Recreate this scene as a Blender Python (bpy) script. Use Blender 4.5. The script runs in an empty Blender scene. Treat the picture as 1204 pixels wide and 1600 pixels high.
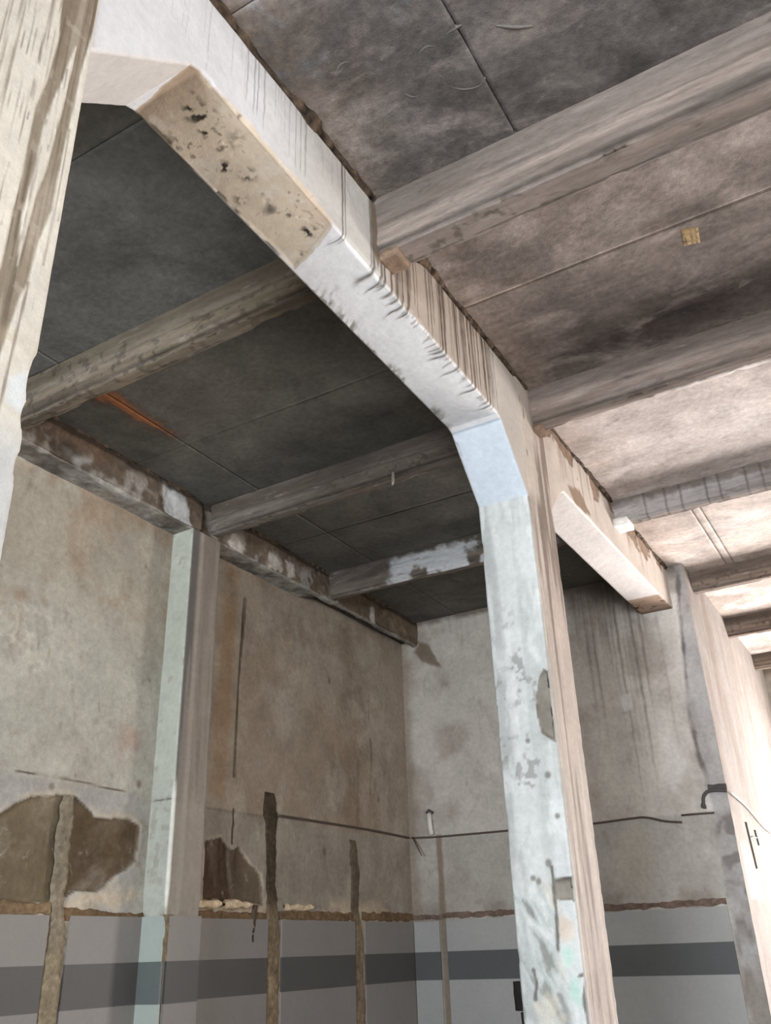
import bpy, math, random
import numpy as np
from mathutils import Matrix, Vector

SC = bpy.context.scene
COL = SC.collection
RNG = np.random.default_rng(7)

# ------------------------------------------------------------------ camera
cam_d = bpy.data.cameras.new('camera')
cam = bpy.data.objects.new('camera', cam_d)
COL.objects.link(cam)
SC.camera = cam
cam_d.sensor_fit = 'AUTO'
cam_d.sensor_width = 36.0
cam_d.lens = 1383.665 / 1600 * 36.0
cam_d.clip_start, cam_d.clip_end = 0.05, 200
RIGHT, DOWN, FWD = (Vector(v) for v in ((0.8611667, 0.5073497, -0.0314345), (-0.2507575, 0.3702122, -0.8944628), (-0.4421680, 0.7781640, 0.4460362)))
m = Matrix.Identity(4)
for i in range(3):
    m[i][0], m[i][1], m[i][2] = RIGHT[i], -DOWN[i], -FWD[i]
m[2][3] = 1.6
cam.matrix_world = m

# ------------------------------------------------------------------ world, lights, exposure
W = bpy.data.worlds.new('sky')
SC.world = W
W.use_nodes = True
bg = W.node_tree.nodes['Background']
bg.inputs[0].default_value = (0.75, 0.87, 1.0, 1)
bg.inputs[1].default_value = 1.0


def area(name, loc, aim, sx, sy, power, color):
    d = bpy.data.lights.new(name, 'AREA')
    d.shape, d.size, d.size_y, d.energy, d.color = 'RECTANGLE', sx, sy, power, color
    o = bpy.data.objects.new(name, d)
    o.location = loc
    o.rotation_euler = (Vector(aim) - Vector(loc)).to_track_quat('-Z', 'Y').to_euler()
    COL.objects.link(o)
    return o


# daylight entering through the openings of the right and the near wall
area('daylight_far', (1.6, 14.1, 1.9), (0.4, 7.0, 4.6), 4.6, 3.0, 1650, (1.0, 0.93, 0.89))
area('daylight_right', (4.35, 10.2, 2.0), (-1.6, 8.2, 4.0), 5.6, 3.0, 50, (1.0, 0.94, 0.90))
area('daylight_right_near', (4.35, 1.0, 1.9), (-1.5, 2.2, 3.6), 4.0, 2.4, 220, (1.0, 0.95, 0.92))
area('daylight_near', (0.8, -11.0, 1.7), (-1.6, 5.0, 3.0), 5.0, 2.8, 2700, (0.88, 0.94, 1.0))

SC.view_settings.view_transform = 'Standard'
SC.view_settings.look = 'None'
SC.view_settings.gamma = 1.0
SC.view_settings.use_curve_mapping = False
SC.view_settings.exposure = 0.0


# ------------------------------------------------------------------ numeric helpers
def lin(r, g, b):
    c = np.array([r, g, b], float) / 255.0
    return np.where(c <= 0.04045, c / 12.92, ((c + 0.055) / 1.055) ** 2.4)


def hash3(ix, iy, iz, seed):
    h = (ix * 374761393 + iy * 668265263 + iz * 2147483647 + seed * 1274126177) & 0xFFFFFFFF
    h = ((h ^ (h >> 13)) * 1274126177) & 0xFFFFFFFF
    h = ((h ^ (h >> 16)) * 2246822519) & 0xFFFFFFFF
    return ((h ^ (h >> 15)) & 0xFFFFFF) / float(0xFFFFFF)


def vnoise(p, seed=0):
    i = np.floor(p).astype(np.int64)
    f = p - i
    f = f * f * (3 - 2 * f)
    x, y, z = i[..., 0], i[..., 1], i[..., 2]
    fx, fy, fz = f[..., 0], f[..., 1], f[..., 2]
    r = 0
    for a in (0, 1):
        for b in (0, 1):
            for c in (0, 1):
                w = (fx if a else 1 - fx) * (fy if b else 1 - fy) * (fz if c else 1 - fz)
                r = r + w * hash3(x + a, y + b, z + c, seed)
    return r


def fbm(p, scale=1.0, octv=4, seed=0, stretch=(1, 1, 1)):
    q = np.asarray(p, float) * scale * np.array(stretch, float)
    r, amp, tot = 0, 1.0, 0
    for k in range(octv):
        r = r + amp * vnoise(q + 17.3 * k, seed + k * 31)
        tot += amp
        amp *= 0.5
        q = q * 2.03
    return r / tot


def sst(a, b, x):
    t = np.clip((x - a) / (b - a), 0, 1)
    return t * t * (3 - 2 * t)


def poly_sd(poly, u, v):
    """signed distance to a polygon, positive inside"""
    P = np.array(poly, float)
    n = len(P)
    lo, hi = P.min(0) - 0.3, P.max(0) + 0.3
    out = np.full(u.shape, -0.3)
    sel = (u > lo[0]) & (u < hi[0]) & (v > lo[1]) & (v < hi[1])
    x, y = u[sel], v[sel]
    d = np.full(x.shape, 9.0)
    ins = np.zeros(x.shape, bool)
    for i in range(n):
        a, b = P[i], P[(i + 1) % n]
        e = b - a
        t = np.clip(((x - a[0]) * e[0] + (y - a[1]) * e[1]) / max(e @ e, 1e-9), 0, 1)
        d = np.minimum(d, np.hypot(x - a[0] - t * e[0], y - a[1] - t * e[1]))
        cr = (a[1] > y) != (b[1] > y)
        with np.errstate(divide='ignore', invalid='ignore'):
            xi = (b[0] - a[0]) * (y - a[1]) / (b[1] - a[1] + 1e-12) + a[0]
        ins ^= cr & (x < xi)
    out[sel] = np.where(ins, d, -d)
    return out


def line_d(pts, u, v):
    d = np.full(u.shape, 9.0)
    for (a, b) in zip(pts[:-1], pts[1:]):
        a, b = np.array(a, float), np.array(b, float)
        e = b - a
        t = np.clip(((u - a[0]) * e[0] + (v - a[1]) * e[1]) / max(e @ e, 1e-9), 0, 1)
        d = np.minimum(d, np.hypot(u - a[0] - t * e[0], v - a[1] - t * e[1]))
    return d


def mix(c, c2, a):
    return c + (np.asarray(c2) - c) * a[..., None]


def streak(s, d, items, tail=0.12):
    """vertical runs: s along the wall, d distance below the source; items (s0, width, length, strength, lean)"""
    out = np.zeros(s.shape)
    for (s0, w, L, k, lean) in items:
        sel = (np.abs(s - s0) < w * 3 + abs(lean) * 1.2 + 0.02) & (d < L) & (d >= 0)
        if not sel.any():
            continue
        dd, ss = d[sel], s[sel]
        c = s0 + 0.4 * lean * dd + 0.0015 * np.sin(dd * 19 + s0 * 90) + 0.001 * np.sin(dd * 61 + s0 * 13)
        ww = w * (1 - 0.55 * dd / L)
        a = k * np.exp(-((ss - c) / ww) ** 2) * sst(0, tail * L + 0.01, L - dd)
        out[sel] = np.maximum(out[sel], a)
    return out


# ------------------------------------------------------------------ materials
def surf_mat(name, grain=0.25, bump=0.35, rough=0.85, scale=1.0, stretch=(1, 1, 1), spec=0.25, layers=()):
    """albedo from the 'Col' attribute, broken up by procedural grain and relief"""
    M = bpy.data.materials.new(name)
    M.use_nodes = True
    nt = M.node_tree
    N, L = nt.nodes, nt.links
    bs = N['Principled BSDF']
    bs.inputs['Roughness'].default_value = rough
    bs.inputs['Specular IOR Level'].default_value = spec
    at = N.new('ShaderNodeAttribute')
    at.attribute_name = 'Col'
    tc = N.new('ShaderNodeTexCoord')
    mp = N.new('ShaderNodeMapping')
    mp.inputs['Scale'].default_value = stretch
    L.new(tc.outputs['Object'], mp.inputs['Vector'])
    cur = at.outputs['Color']

    def noise(sc, det, rgh, dist=0.0):
        n = N.new('ShaderNodeTexNoise')
        n.inputs['Scale'].default_value = sc * scale
        n.inputs['Detail'].default_value = det
        n.inputs['Roughness'].default_value = rgh
        n.inputs['Distortion'].default_value = dist
        L.new(mp.outputs[0], n.inputs['Vector'])
        return n.outputs['Fac']

    def ramp(fac, a, b, va, vb):
        r = N.new('ShaderNodeMapRange')
        r.inputs['From Min'].default_value = a
        r.inputs['From Max'].default_value = b
        r.inputs['To Min'].default_value = va
        r.inputs['To Max'].default_value = vb
        L.new(fac, r.inputs['Value'])
        return r.outputs[0]

    for (c, sc, a, b, k, st) in layers:      # stains in the material itself: colour, scale, threshold range, strength, stretch
        mp2 = N.new('ShaderNodeMapping')
        mp2.inputs['Scale'].default_value = st
        mp2.inputs['Location'].default_value = (sc * 3.1, a * 7, b * 5)
        L.new(tc.outputs['Object'], mp2.inputs['Vector'])
        n = N.new('ShaderNodeTexNoise')
        n.inputs['Scale'].default_value = sc
        n.inputs['Detail'].default_value = 7
        n.inputs['Roughness'].default_value = 0.62
        n.inputs['Distortion'].default_value = 0.6
        L.new(mp2.outputs[0], n.inputs['Vector'])
        f = ramp(n.outputs['Fac'], a, b, 0, k)
        mx = N.new('ShaderNodeMix')
        mx.data_type = 'RGBA'
        L.new(f, mx.inputs['Factor'])
        L.new(cur, mx.inputs['A'])
        mx.inputs['B'].default_value = (*lin(*c), 1)
        cur = mx.outputs['Result']
    n1, n2, n3 = noise(3.2, 6, 0.6, 0.4), noise(24, 6, 0.65), noise(130, 3, 0.6)
    g = ramp(n1, 0.3, 0.7, 1 - grain * 0.6, 1 + grain * 0.6)
    g2 = ramp(n2, 0.3, 0.7, 1 - grain * 0.55, 1 + grain * 0.55)
    g3 = ramp(n3, 0.3, 0.7, 1 - grain * 0.3, 1 + grain * 0.3)
    mu = N.new('ShaderNodeMath')
    mu.operation = 'MULTIPLY'
    L.new(g, mu.inputs[0])
    L.new(g2, mu.inputs[1])
    mv = N.new('ShaderNodeMath')
    mv.operation = 'MULTIPLY'
    L.new(mu.outputs[0], mv.inputs[0])
    L.new(g3, mv.inputs[1])
    sc_ = N.new('ShaderNodeVectorMath')
    sc_.operation = 'SCALE'
    L.new(cur, sc_.inputs[0])
    L.new(mv.outputs[0], sc_.inputs['Scale'])
    L.new(sc_.outputs[0], bs.inputs['Base Color'])
    ad = N.new('ShaderNodeMath')
    ad.operation = 'MULTIPLY_ADD'
    L.new(n3, ad.inputs[0])
    ad.inputs[1].default_value = 0.35
    L.new(n2, ad.inputs[2])
    bp = N.new('ShaderNodeBump')
    bp.inputs['Strength'].default_value = bump
    bp.inputs['Distance'].default_value = 0.012
    L.new(ad.outputs[0], bp.inputs['Height'])
    L.new(bp.outputs[0], bs.inputs['Normal'])
    return M


def plain_mat(name, rgb, rough=0.6, grain=0.2, metallic=0.0, scale=30):
    M = bpy.data.materials.new(name)
    M.use_nodes = True
    N, L = M.node_tree.nodes, M.node_tree.links
    bs = N['Principled BSDF']
    bs.inputs['Roughness'].default_value = rough
    bs.inputs['Metallic'].default_value = metallic
    tc = N.new('ShaderNodeTexCoord')
    n = N.new('ShaderNodeTexNoise')
    n.inputs['Scale'].default_value = scale
    n.inputs['Detail'].default_value = 5
    L.new(tc.outputs['Object'], n.inputs['Vector'])
    r = N.new('ShaderNodeValToRGB')
    c = lin(*rgb)
    r.color_ramp.elements[0].color = (*(c * (1 - grain)), 1)
    r.color_ramp.elements[1].color = (*np.clip(c * (1 + grain), 0, 1), 1)
    L.new(n.outputs['Fac'], r.inputs['Fac'])
    L.new(r.outputs[0], bs.inputs['Base Color'])
    return M


MT = {}
MT['beam'] = surf_mat('whitewashed_plaster', grain=0.12, bump=0.25, rough=0.8)
MT['column'] = surf_mat('chipped_column_paint', grain=0.16, bump=0.35, rough=0.8)
MT['wall'] = surf_mat('old_wall_plaster', grain=0.26, bump=0.5, rough=0.88,
                      layers=(((130, 119, 104), 1.6, 0.5, 0.72, 0.5, (1, 1, 1)), ((176, 170, 156), 2.3, 0.52, 0.70, 0.4, (1, 1, 0.7)), ((112, 100, 86), 5.5, 0.58, 0.74, 0.5, (1, 1, 0.8)), ((182, 174, 160), 9.0, 0.62, 0.74, 0.4, (1, 1, 1))))
MT['wall_back'] = surf_mat('back_wall_plaster', grain=0.2, bump=0.35, rough=0.88,
                           layers=(((118, 104, 92), 1.5, 0.52, 0.75, 0.4, (1, 1, 0.35)), ((108, 98, 90), 5.0, 0.57, 0.74, 0.4, (1, 1, 0.5))))
MT['slab'] = surf_mat('stained_slab_concrete', grain=0.46, bump=0.35, rough=0.78,
                      layers=(((168, 158, 153), 2.1, 0.50, 0.66, 0.6, (0.6, 1.4, 1)), ((62, 56, 53), 1.5, 0.50, 0.70, 0.55, (0.8, 1.2, 1)), ((78, 70, 66), 6.0, 0.55, 0.72, 0.5, (0.7, 1.4, 1)), ((176, 168, 164), 7.0, 0.60, 0.74, 0.35, (0.7, 1.4, 1))))
MT['slab_pale'] = surf_mat('pale_slab_concrete', grain=0.32, bump=0.25, rough=0.7,
                           layers=(((206, 200, 197), 1.4, 0.5, 0.64, 0.6, (0.7, 1.3, 1)), ((112, 101, 95), 1.8, 0.50, 0.70, 0.5, (0.8, 1.2, 1)), ((128, 118, 112), 6.5, 0.56, 0.70, 0.45, (0.7, 1.3, 1))))
MT['slab_dark'] = surf_mat('sooty_slab_concrete', grain=0.34, bump=0.3, rough=0.85,
                           layers=(((116, 112, 106), 1.9, 0.52, 0.74, 0.4, (1, 1, 1)), ((112, 106, 98), 6.5, 0.60, 0.76, 0.35, (0.6, 1.6, 1)), ((48, 45, 42), 1.3, 0.5, 0.75, 0.5, (1, 1, 1))))
MT['joist'] = surf_mat('board_marked_concrete', grain=0.34, bump=0.5, rough=0.85, stretch=(0.25, 1.3, 1.3),
                       layers=(((152, 142, 136), 3.0, 0.5, 0.75, 0.4, (0.2, 1, 1.6)), ((88, 76, 66), 3.5, 0.50, 0.70, 0.6, (0.2, 1, 1.6)), ((72, 62, 54), 12.0, 0.58, 0.70, 0.5, (0.4, 1, 1)), ((168, 160, 155), 14.0, 0.62, 0.74, 0.4, (0.3, 1, 1))))
MT['rubble'] = surf_mat('crumbled_mortar', grain=0.4, bump=0.8, rough=0.95)
MT['floor'] = surf_mat('dusty_floor', grain=0.2, bump=0.3, rough=0.9)
MT['dado'] = surf_mat('painted_dado', grain=0.07, bump=0.08, rough=0.5, spec=0.2)
MT['rust'] = plain_mat('rusty_conduit', (74, 62, 54), 0.75, 0.3)
MT['white_plastic'] = plain_mat('dull_white_plastic', (196, 192, 182), 0.5, 0.1)
MT['black'] = plain_mat('black_rubber', (22, 21, 20), 0.6, 0.3)
MT['black_paint'] = plain_mat('black_brush_paint', (70, 65, 62), 0.7, 0.3)
MT['scar'] = plain_mat('lime_scar', (112, 108, 104), 0.85, 0.3, scale=40)
MT['pale_metal'] = plain_mat('pale_metal', (150, 146, 138), 0.5, 0.2, 0.3)
MT['white_wire'] = plain_mat('white_wire', (225, 220, 212), 0.5, 0.05)
MT['ochre'] = surf_mat('ochre_mortar', grain=0.3, bump=0.6, rough=0.9)


# ------------------------------------------------------------------ object helpers
def tag(o, label=None, cat=None, group=None, kind=None):
    for k, v in (('label', label), ('category', cat), ('group', group), ('kind', kind)):
        if v:
            o[k] = v
    return o


def empty(name, loc, label, cat, group=None):
    o = bpy.data.objects.new(name, None)
    o.location = loc
    o.empty_display_size = 0.2
    COL.objects.link(o)
    return tag(o, label, cat, group)


def off_of(parent):
    v = np.zeros(3)
    while parent is not None:
        v = v + np.array(parent.location)
        parent = parent.parent
    return v


def link_mesh(name, verts, faces4, mat, parent=None, col=None, ngons=(), smooth=True):
    me = bpy.data.meshes.new(name)
    V = np.asarray(verts, float) - off_of(parent)
    F = np.asarray(faces4, np.int32).reshape(-1, 4)
    nl = F.size + sum(len(n) for n in ngons)
    me.vertices.add(len(V))
    me.vertices.foreach_set('co', V.ravel())
    me.loops.add(nl)
    loops = np.concatenate([F.ravel()] + [np.asarray(n, np.int32) for n in ngons]) if len(ngons) else F.ravel()
    me.loops.foreach_set('vertex_index', loops.astype(np.int32))
    me.polygons.add(len(F) + len(ngons))
    starts = list(range(0, F.size, 4))
    k = F.size
    for n in ngons:
        starts.append(k)
        k += len(n)
    me.polygons.foreach_set('loop_start', np.array(starts, np.int32))
    me.update(calc_edges=True)
    me.validate()
    me.polygons.foreach_set('use_smooth', np.full(len(me.polygons), smooth))
    if col is not None:
        a = me.attributes.new('Col', 'FLOAT_COLOR', 'POINT')
        c = np.ones((len(V), 4), np.float32)
        c[:, :3] = np.clip(col, 0, 1)
        a.data.foreach_set('color', c.ravel())
    me.materials.append(mat)
    o = bpy.data.objects.new(name, me)
    COL.objects.link(o)
    if parent is not None:
        o.parent = parent
    return o


def grid_faces(ns, nr, closed=False, base=0, flip=False):
    i = np.arange(ns - 1)[:, None]
    j = np.arange(nr if closed else nr - 1)[None, :]
    j2 = (j + 1) % nr
    a, b = i * nr + j, i * nr + j2
    c, d = (i + 1) * nr + j2, (i + 1) * nr + j
    q = np.stack([a + 0 * b, b + 0 * a, c, d], -1).reshape(-1, 4) + base
    return q[:, ::-1] if flip else q


def grid_normals(P):
    ds = np.gradient(P, axis=0)
    dt = np.gradient(P, axis=1)
    n = np.cross(dt, ds)
    return n / (np.linalg.norm(n, axis=-1, keepdims=True) + 1e-12)


def sheet(name, P, mat, parent=None, col=None, disp=None, outward=None, closed=False, caps=False, smooth=True):
    """P (ns,nr,3) surface grid; disp pushes along the outward normal"""
    ns, nr = P.shape[:2]
    n = grid_normals(P)
    flip = False
    if outward is not None:
        ref = outward(P) if callable(outward) else np.asarray(outward, float)
        if (n * ref).sum() < 0:
            n, flip = -n, True
    if disp is not None:
        P = P + n * disp[..., None]
    F = grid_faces(ns, nr, closed, 0, flip)
    ng = []
    if caps:
        a = list(range(nr))
        b = [(ns - 1) * nr + k for k in range(nr)]
        ng = [a[::-1] if not flip else a, b if not flip else b[::-1]]
    c = None
    if col is not None:
        c = np.broadcast_to(col, P.shape).reshape(-1, 3)
    return link_mesh(name, P.reshape(-1, 3), F, mat, parent, c, ng, smooth)


def axis_pts(a, b, res):
    return np.linspace(a, b, max(2, int(abs(b - a) / res) + 1))


def outline(corners, res, r=0.012):
    """closed polyline with slightly rounded corners; returns points, distance to the nearest corner, side index"""
    C = [np.array(c, float) for c in corners]
    n = len(C)
    pts, dc, sid = [], [], []
    for i in range(n):
        a, b = C[i], C[(i + 1) % n]
        e = b - a
        Ln = np.linalg.norm(e)
        rr = min(r, Ln * 0.3)
        rs = res[i] if isinstance(res, (list, tuple)) else res
        k = max(2, int((Ln - 2 * rr) / rs) + 1)
        for t in np.linspace(rr / Ln, 1 - rr / Ln, k):
            pts.append(a + e * t)
            dc.append(min(t, 1 - t) * Ln)
            sid.append(i)
    return np.array(pts), np.array(dc), np.array(sid)


def prism(corners, res, axis, a, b, ares, r=0.012):
    """extrude a 2D outline along an axis: 0 -> outline is (y,z); 1 -> (x,z); 2 -> (x,y)"""
    pts, dc, sid = outline(corners, res, r)
    s = axis_pts(a, b, ares)
    P = np.zeros((len(s), len(pts), 3))
    o = [k for k in range(3) if k != axis]
    P[..., axis] = s[:, None]
    P[..., o[0]] = pts[None, :, 0]
    P[..., o[1]] = pts[None, :, 1]
    return P, np.broadcast_to(dc, P.shape[:2]), np.broadcast_to(sid, P.shape[:2])


def from_centre(P):
    return P - P.mean(axis=1, keepdims=True)


def chips(P, dc, amount, seed, reach=0.03, scale=9):
    """knocked-off arrises: negative displacement close to corners where noise is high"""
    n = fbm(P, scale, 3, seed)
    return -amount * sst(0.52, 0.72, n) * sst(reach, 0.0, dc)


def box_obj(name, lo, hi, mat, parent=None, rgb=(128, 128, 128), rough=0.0, res=0.08, seed=0, r=0.006, chip=0.0):
    lo, hi = np.array(lo, float), np.array(hi, float)
    ax = int(np.argmax(hi - lo))
    o = [k for k in range(3) if k != ax]
    cs = [(lo[o[0]], lo[o[1]]), (hi[o[0]], lo[o[1]]), (hi[o[0]], hi[o[1]]), (lo[o[0]], hi[o[1]])]
    P, dc, sid = prism(cs, res, ax, lo[ax], hi[ax], res, r)
    d = rough * (fbm(P, 14, 3, seed) - 0.5) * 2 if rough else None
    if chip:
        d = (0 if d is None else d) + chips(P, dc, chip, seed + 5)
    c = lin(*rgb) * (0.82 + 0.36 * fbm(P, 4, 3, seed + 9))[..., None]
    return sheet(name, P, mat, parent, c, d, from_centre, closed=True, caps=True)


def tube(name, pts, rad, mat, parent=None, sides=8):
    """a swept round bar or cable"""
    Q = [np.array(p, float) for p in pts]
    rings = []
    for i, p in enumerate(Q):
        t = (Q[min(i + 1, len(Q) - 1)] - Q[max(i - 1, 0)])
        t = t / np.linalg.norm(t)
        u = np.cross(t, (0.13, 0.31, 0.94))
        u /= np.linalg.norm(u)
        w = np.cross(t, u)
        rr = rad[i] if isinstance(rad, (list, tuple)) else rad
        rings.append([p + rr * (math.cos(k) * u + math.sin(k) * w) for k in np.linspace(0, 2 * math.pi, sides, endpoint=False)])
    return sheet(name, np.array(rings), mat, parent, None, None, from_centre, closed=True, caps=True)


def strip(name, axis_u, plane, path, thick, mat, parent, rgb, seed, rgb2=None, cut=None, res=0.012, noise=0.012):
    """a rough raised band on a wall. path: (along, centre, halfwidth) with along = z or the wall axis.
    plane: function (u, z, depth) -> world point"""
    path = sorted(path)
    al = np.array([p[0] for p in path])
    s = axis_pts(al[0], al[-1], res)
    ce = np.interp(s, al, [p[1] for p in path])
    hw = np.interp(s, al, [p[2] for p in path])
    k = 13
    th = np.linspace(-1, 1, k)
    base = np.zeros((len(s), k, 3))
    jit = (fbm(np.stack([s, 0 * s, 0 * s], -1), 14, 4, seed) - 0.5) * 0.04
    jit2 = (fbm(np.stack([s, 0 * s, 0 * s], -1), 16, 4, seed + 3) - 0.5) * 0.04
    for j, t in enumerate(th):
        u = ce + t * hw + (jit if t < 0 else jit2) * abs(t)
        dep = thick * (1 - t ** 6) - 0.004 + 0 * s
        base[:, j] = plane(u, s, dep)
    n = 0.5 * fbm(base, 16, 4, seed + 7) + 0.5 * fbm(base, 45, 3, seed + 8)
    d = noise * (n - 0.5) * 2
    d[:, 0] = d[:, -1] = 0
    c = lin(*rgb) * (0.25 + 1.5 * n)[..., None]
    if rgb2 is not None:
        a = sst(cut - 0.1, cut + 0.1, np.broadcast_to(s[:, None], n.shape) + 0.3 * (n - 0.5))
        c = mix(c, lin(*rgb2) * (0.25 + 1.5 * n)[..., None], a)
    nrm = plane(np.zeros(1), np.zeros(1), np.ones(1)) - plane(np.zeros(1), np.zeros(1), np.zeros(1))
    return sheet(name, base, mat, parent, c, d, nrm.reshape(3))


F = {
    'hole_a': [(3.693, 2.388), (3.863, 2.481), (3.97, 2.564), (4.14, 2.62), (4.324, 2.654), (4.453, 2.657), (4.56, 2.604), (4.659, 2.54), (4.78, 2.543), (4.871, 2.561), (5.0, 2.551), (5.116, 2.516), (5.12, 2.381), (5.102, 2.269), (5.016, 2.19), (4.897, 2.15), (4.816, 2.084), (4.734, 2.04), (4.563, 2.042), (4.487, 2.0), (4.257, 1.959), (3.964, 1.952), (3.782, 1.948)],
    'hole_b': [(5.836, 2.458), (6.023, 2.507), (6.085, 2.452), (6.154, 2.416), (6.277, 2.466), (6.343, 2.368), (6.506, 2.285), (6.589, 2.228), (6.617, 2.016), (5.848, 1.988)],
    'crack2': [(8.432, 4.147), (8.448, 3.899), (8.473, 3.552), (8.427, 3.14)],
    'crackline': [(3.813, 2.742), (4.116, 2.759), (4.391, 2.757), (4.751, 2.741), (5.184, 2.733)],
    'crackline_b': [(5.821, 2.72), (6.303, 2.723), (6.573, 2.723)],
    'cable_a': [(6.818, 2.758), (7.704, 2.761), (8.436, 2.764), (9.18, 2.753)],
    'orange_band': [(5.897, 4.932), (6.124, 4.945), (6.058, 2.807), (5.839, 2.783)],
    'corner_stain': [(-4.873, 5.038), (-4.734, 4.971), (-4.64, 4.792), (-4.563, 4.643), (-4.69, 4.682), (-4.862, 4.752), (-4.944, 4.888)],
    'light_patch': [(-2.494, 3.961), (-2.376, 3.969), (-2.375, 3.8), (-2.479, 3.789)],
    'patch_a': [(-1.785, 3.114), (-1.732, 3.073), (-1.716, 2.942), (-1.709, 2.808), (-1.715, 2.638), (-1.77, 2.668), (-1.842, 2.733), (-1.859, 2.83), (-1.854, 2.945), (-1.824, 3.058)],
    'patch_b': [(-1.856, 1.942), (-1.712, 1.946), (-1.694, 1.89), (-1.709, 1.837), (-1.697, 1.718), (-1.689, 1.477), (-1.715, 1.537), (-1.734, 1.782), (-1.772, 1.821), (-1.861, 1.836)],
    'crack_l': [(-2.03, 1.498), (-2.019, 1.438), (-2.035, 1.357)],
    'crack_r': [(-1.777, 1.464), (-1.741, 1.472), (-1.767, 1.361), (-1.762, 1.247)],
    'crack_m': [(-1.864, 1.998), (-1.867, 1.788), (-1.878, 1.586)],
    'band': [(1.079, 4.444), (1.217, 4.626), (1.219, 4.457), (1.21, 4.353), (1.197, 4.174), (1.191, 3.946), (1.184, 3.733), (1.18, 3.549), (1.159, 3.411), (1.152, 3.267), (1.137, 3.212), (1.099, 2.863), (1.047, 3.127), (1.065, 3.258), (1.065, 3.451), (1.07, 3.601), (1.068, 3.86), (1.089, 4.009), (1.097, 4.211)],
    'wedge': [(1.163, 4.253), (1.161, 4.134), (1.156, 4.01), (1.154, 3.928), (1.148, 3.847), (1.144, 3.761), (1.139, 3.678), (1.123, 3.55), (1.117, 3.424), (1.111, 3.293), (1.096, 3.454), (1.102, 3.581), (1.106, 3.685), (1.106, 3.817), (1.116, 3.924), (1.13, 4.011), (1.146, 4.116)],
    'fb_patch': [(6.05, 4.847), (6.37, 4.943), (6.49, 4.847), (6.582, 4.796), (6.405, 4.753), (6.213, 4.73), (6.128, 4.779)],
}

# ------------------------------------------------------------------ dimensions (metres)
ZC = 5.26                       # slab underside
XW, YB = -5.1, 9.26             # left wall face, back wall face
XB0, XB1 = -2.115, -1.752       # main beam sides
XE = -4.87                      # edge beam face and pilaster front
XI = -1.61                      # wall beyond the back column
YP0, YP1 = 5.19, 5.56           # pilaster
XR, YN, YF = 4.4, -11.2, 14.2    # right, near and far walls

# ------------------------------------------------------------------ SETTING: floor
P = np.zeros((60, 60, 3))
P[..., 0] = np.linspace(-5.4, 4.8, 60)[:, None]
P[..., 1] = np.linspace(YN - 0.3, YF + 0.3, 60)[None, :]
fl = sheet('floor', P, MT['floor'], None, lin(96, 90, 83) * (0.8 + 0.4 * fbm(P, 1.2, 4, 3))[..., None], 0.006 * fbm(P, 3, 3, 4), (0, 0, 1))
tag(fl, kind='structure')
tag(box_obj('ground', (4.7, -8, -0.25), (14, 18, -0.02), MT['floor'], None, (170, 160, 148), 0.01, 0.6, 5), kind='structure')


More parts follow.
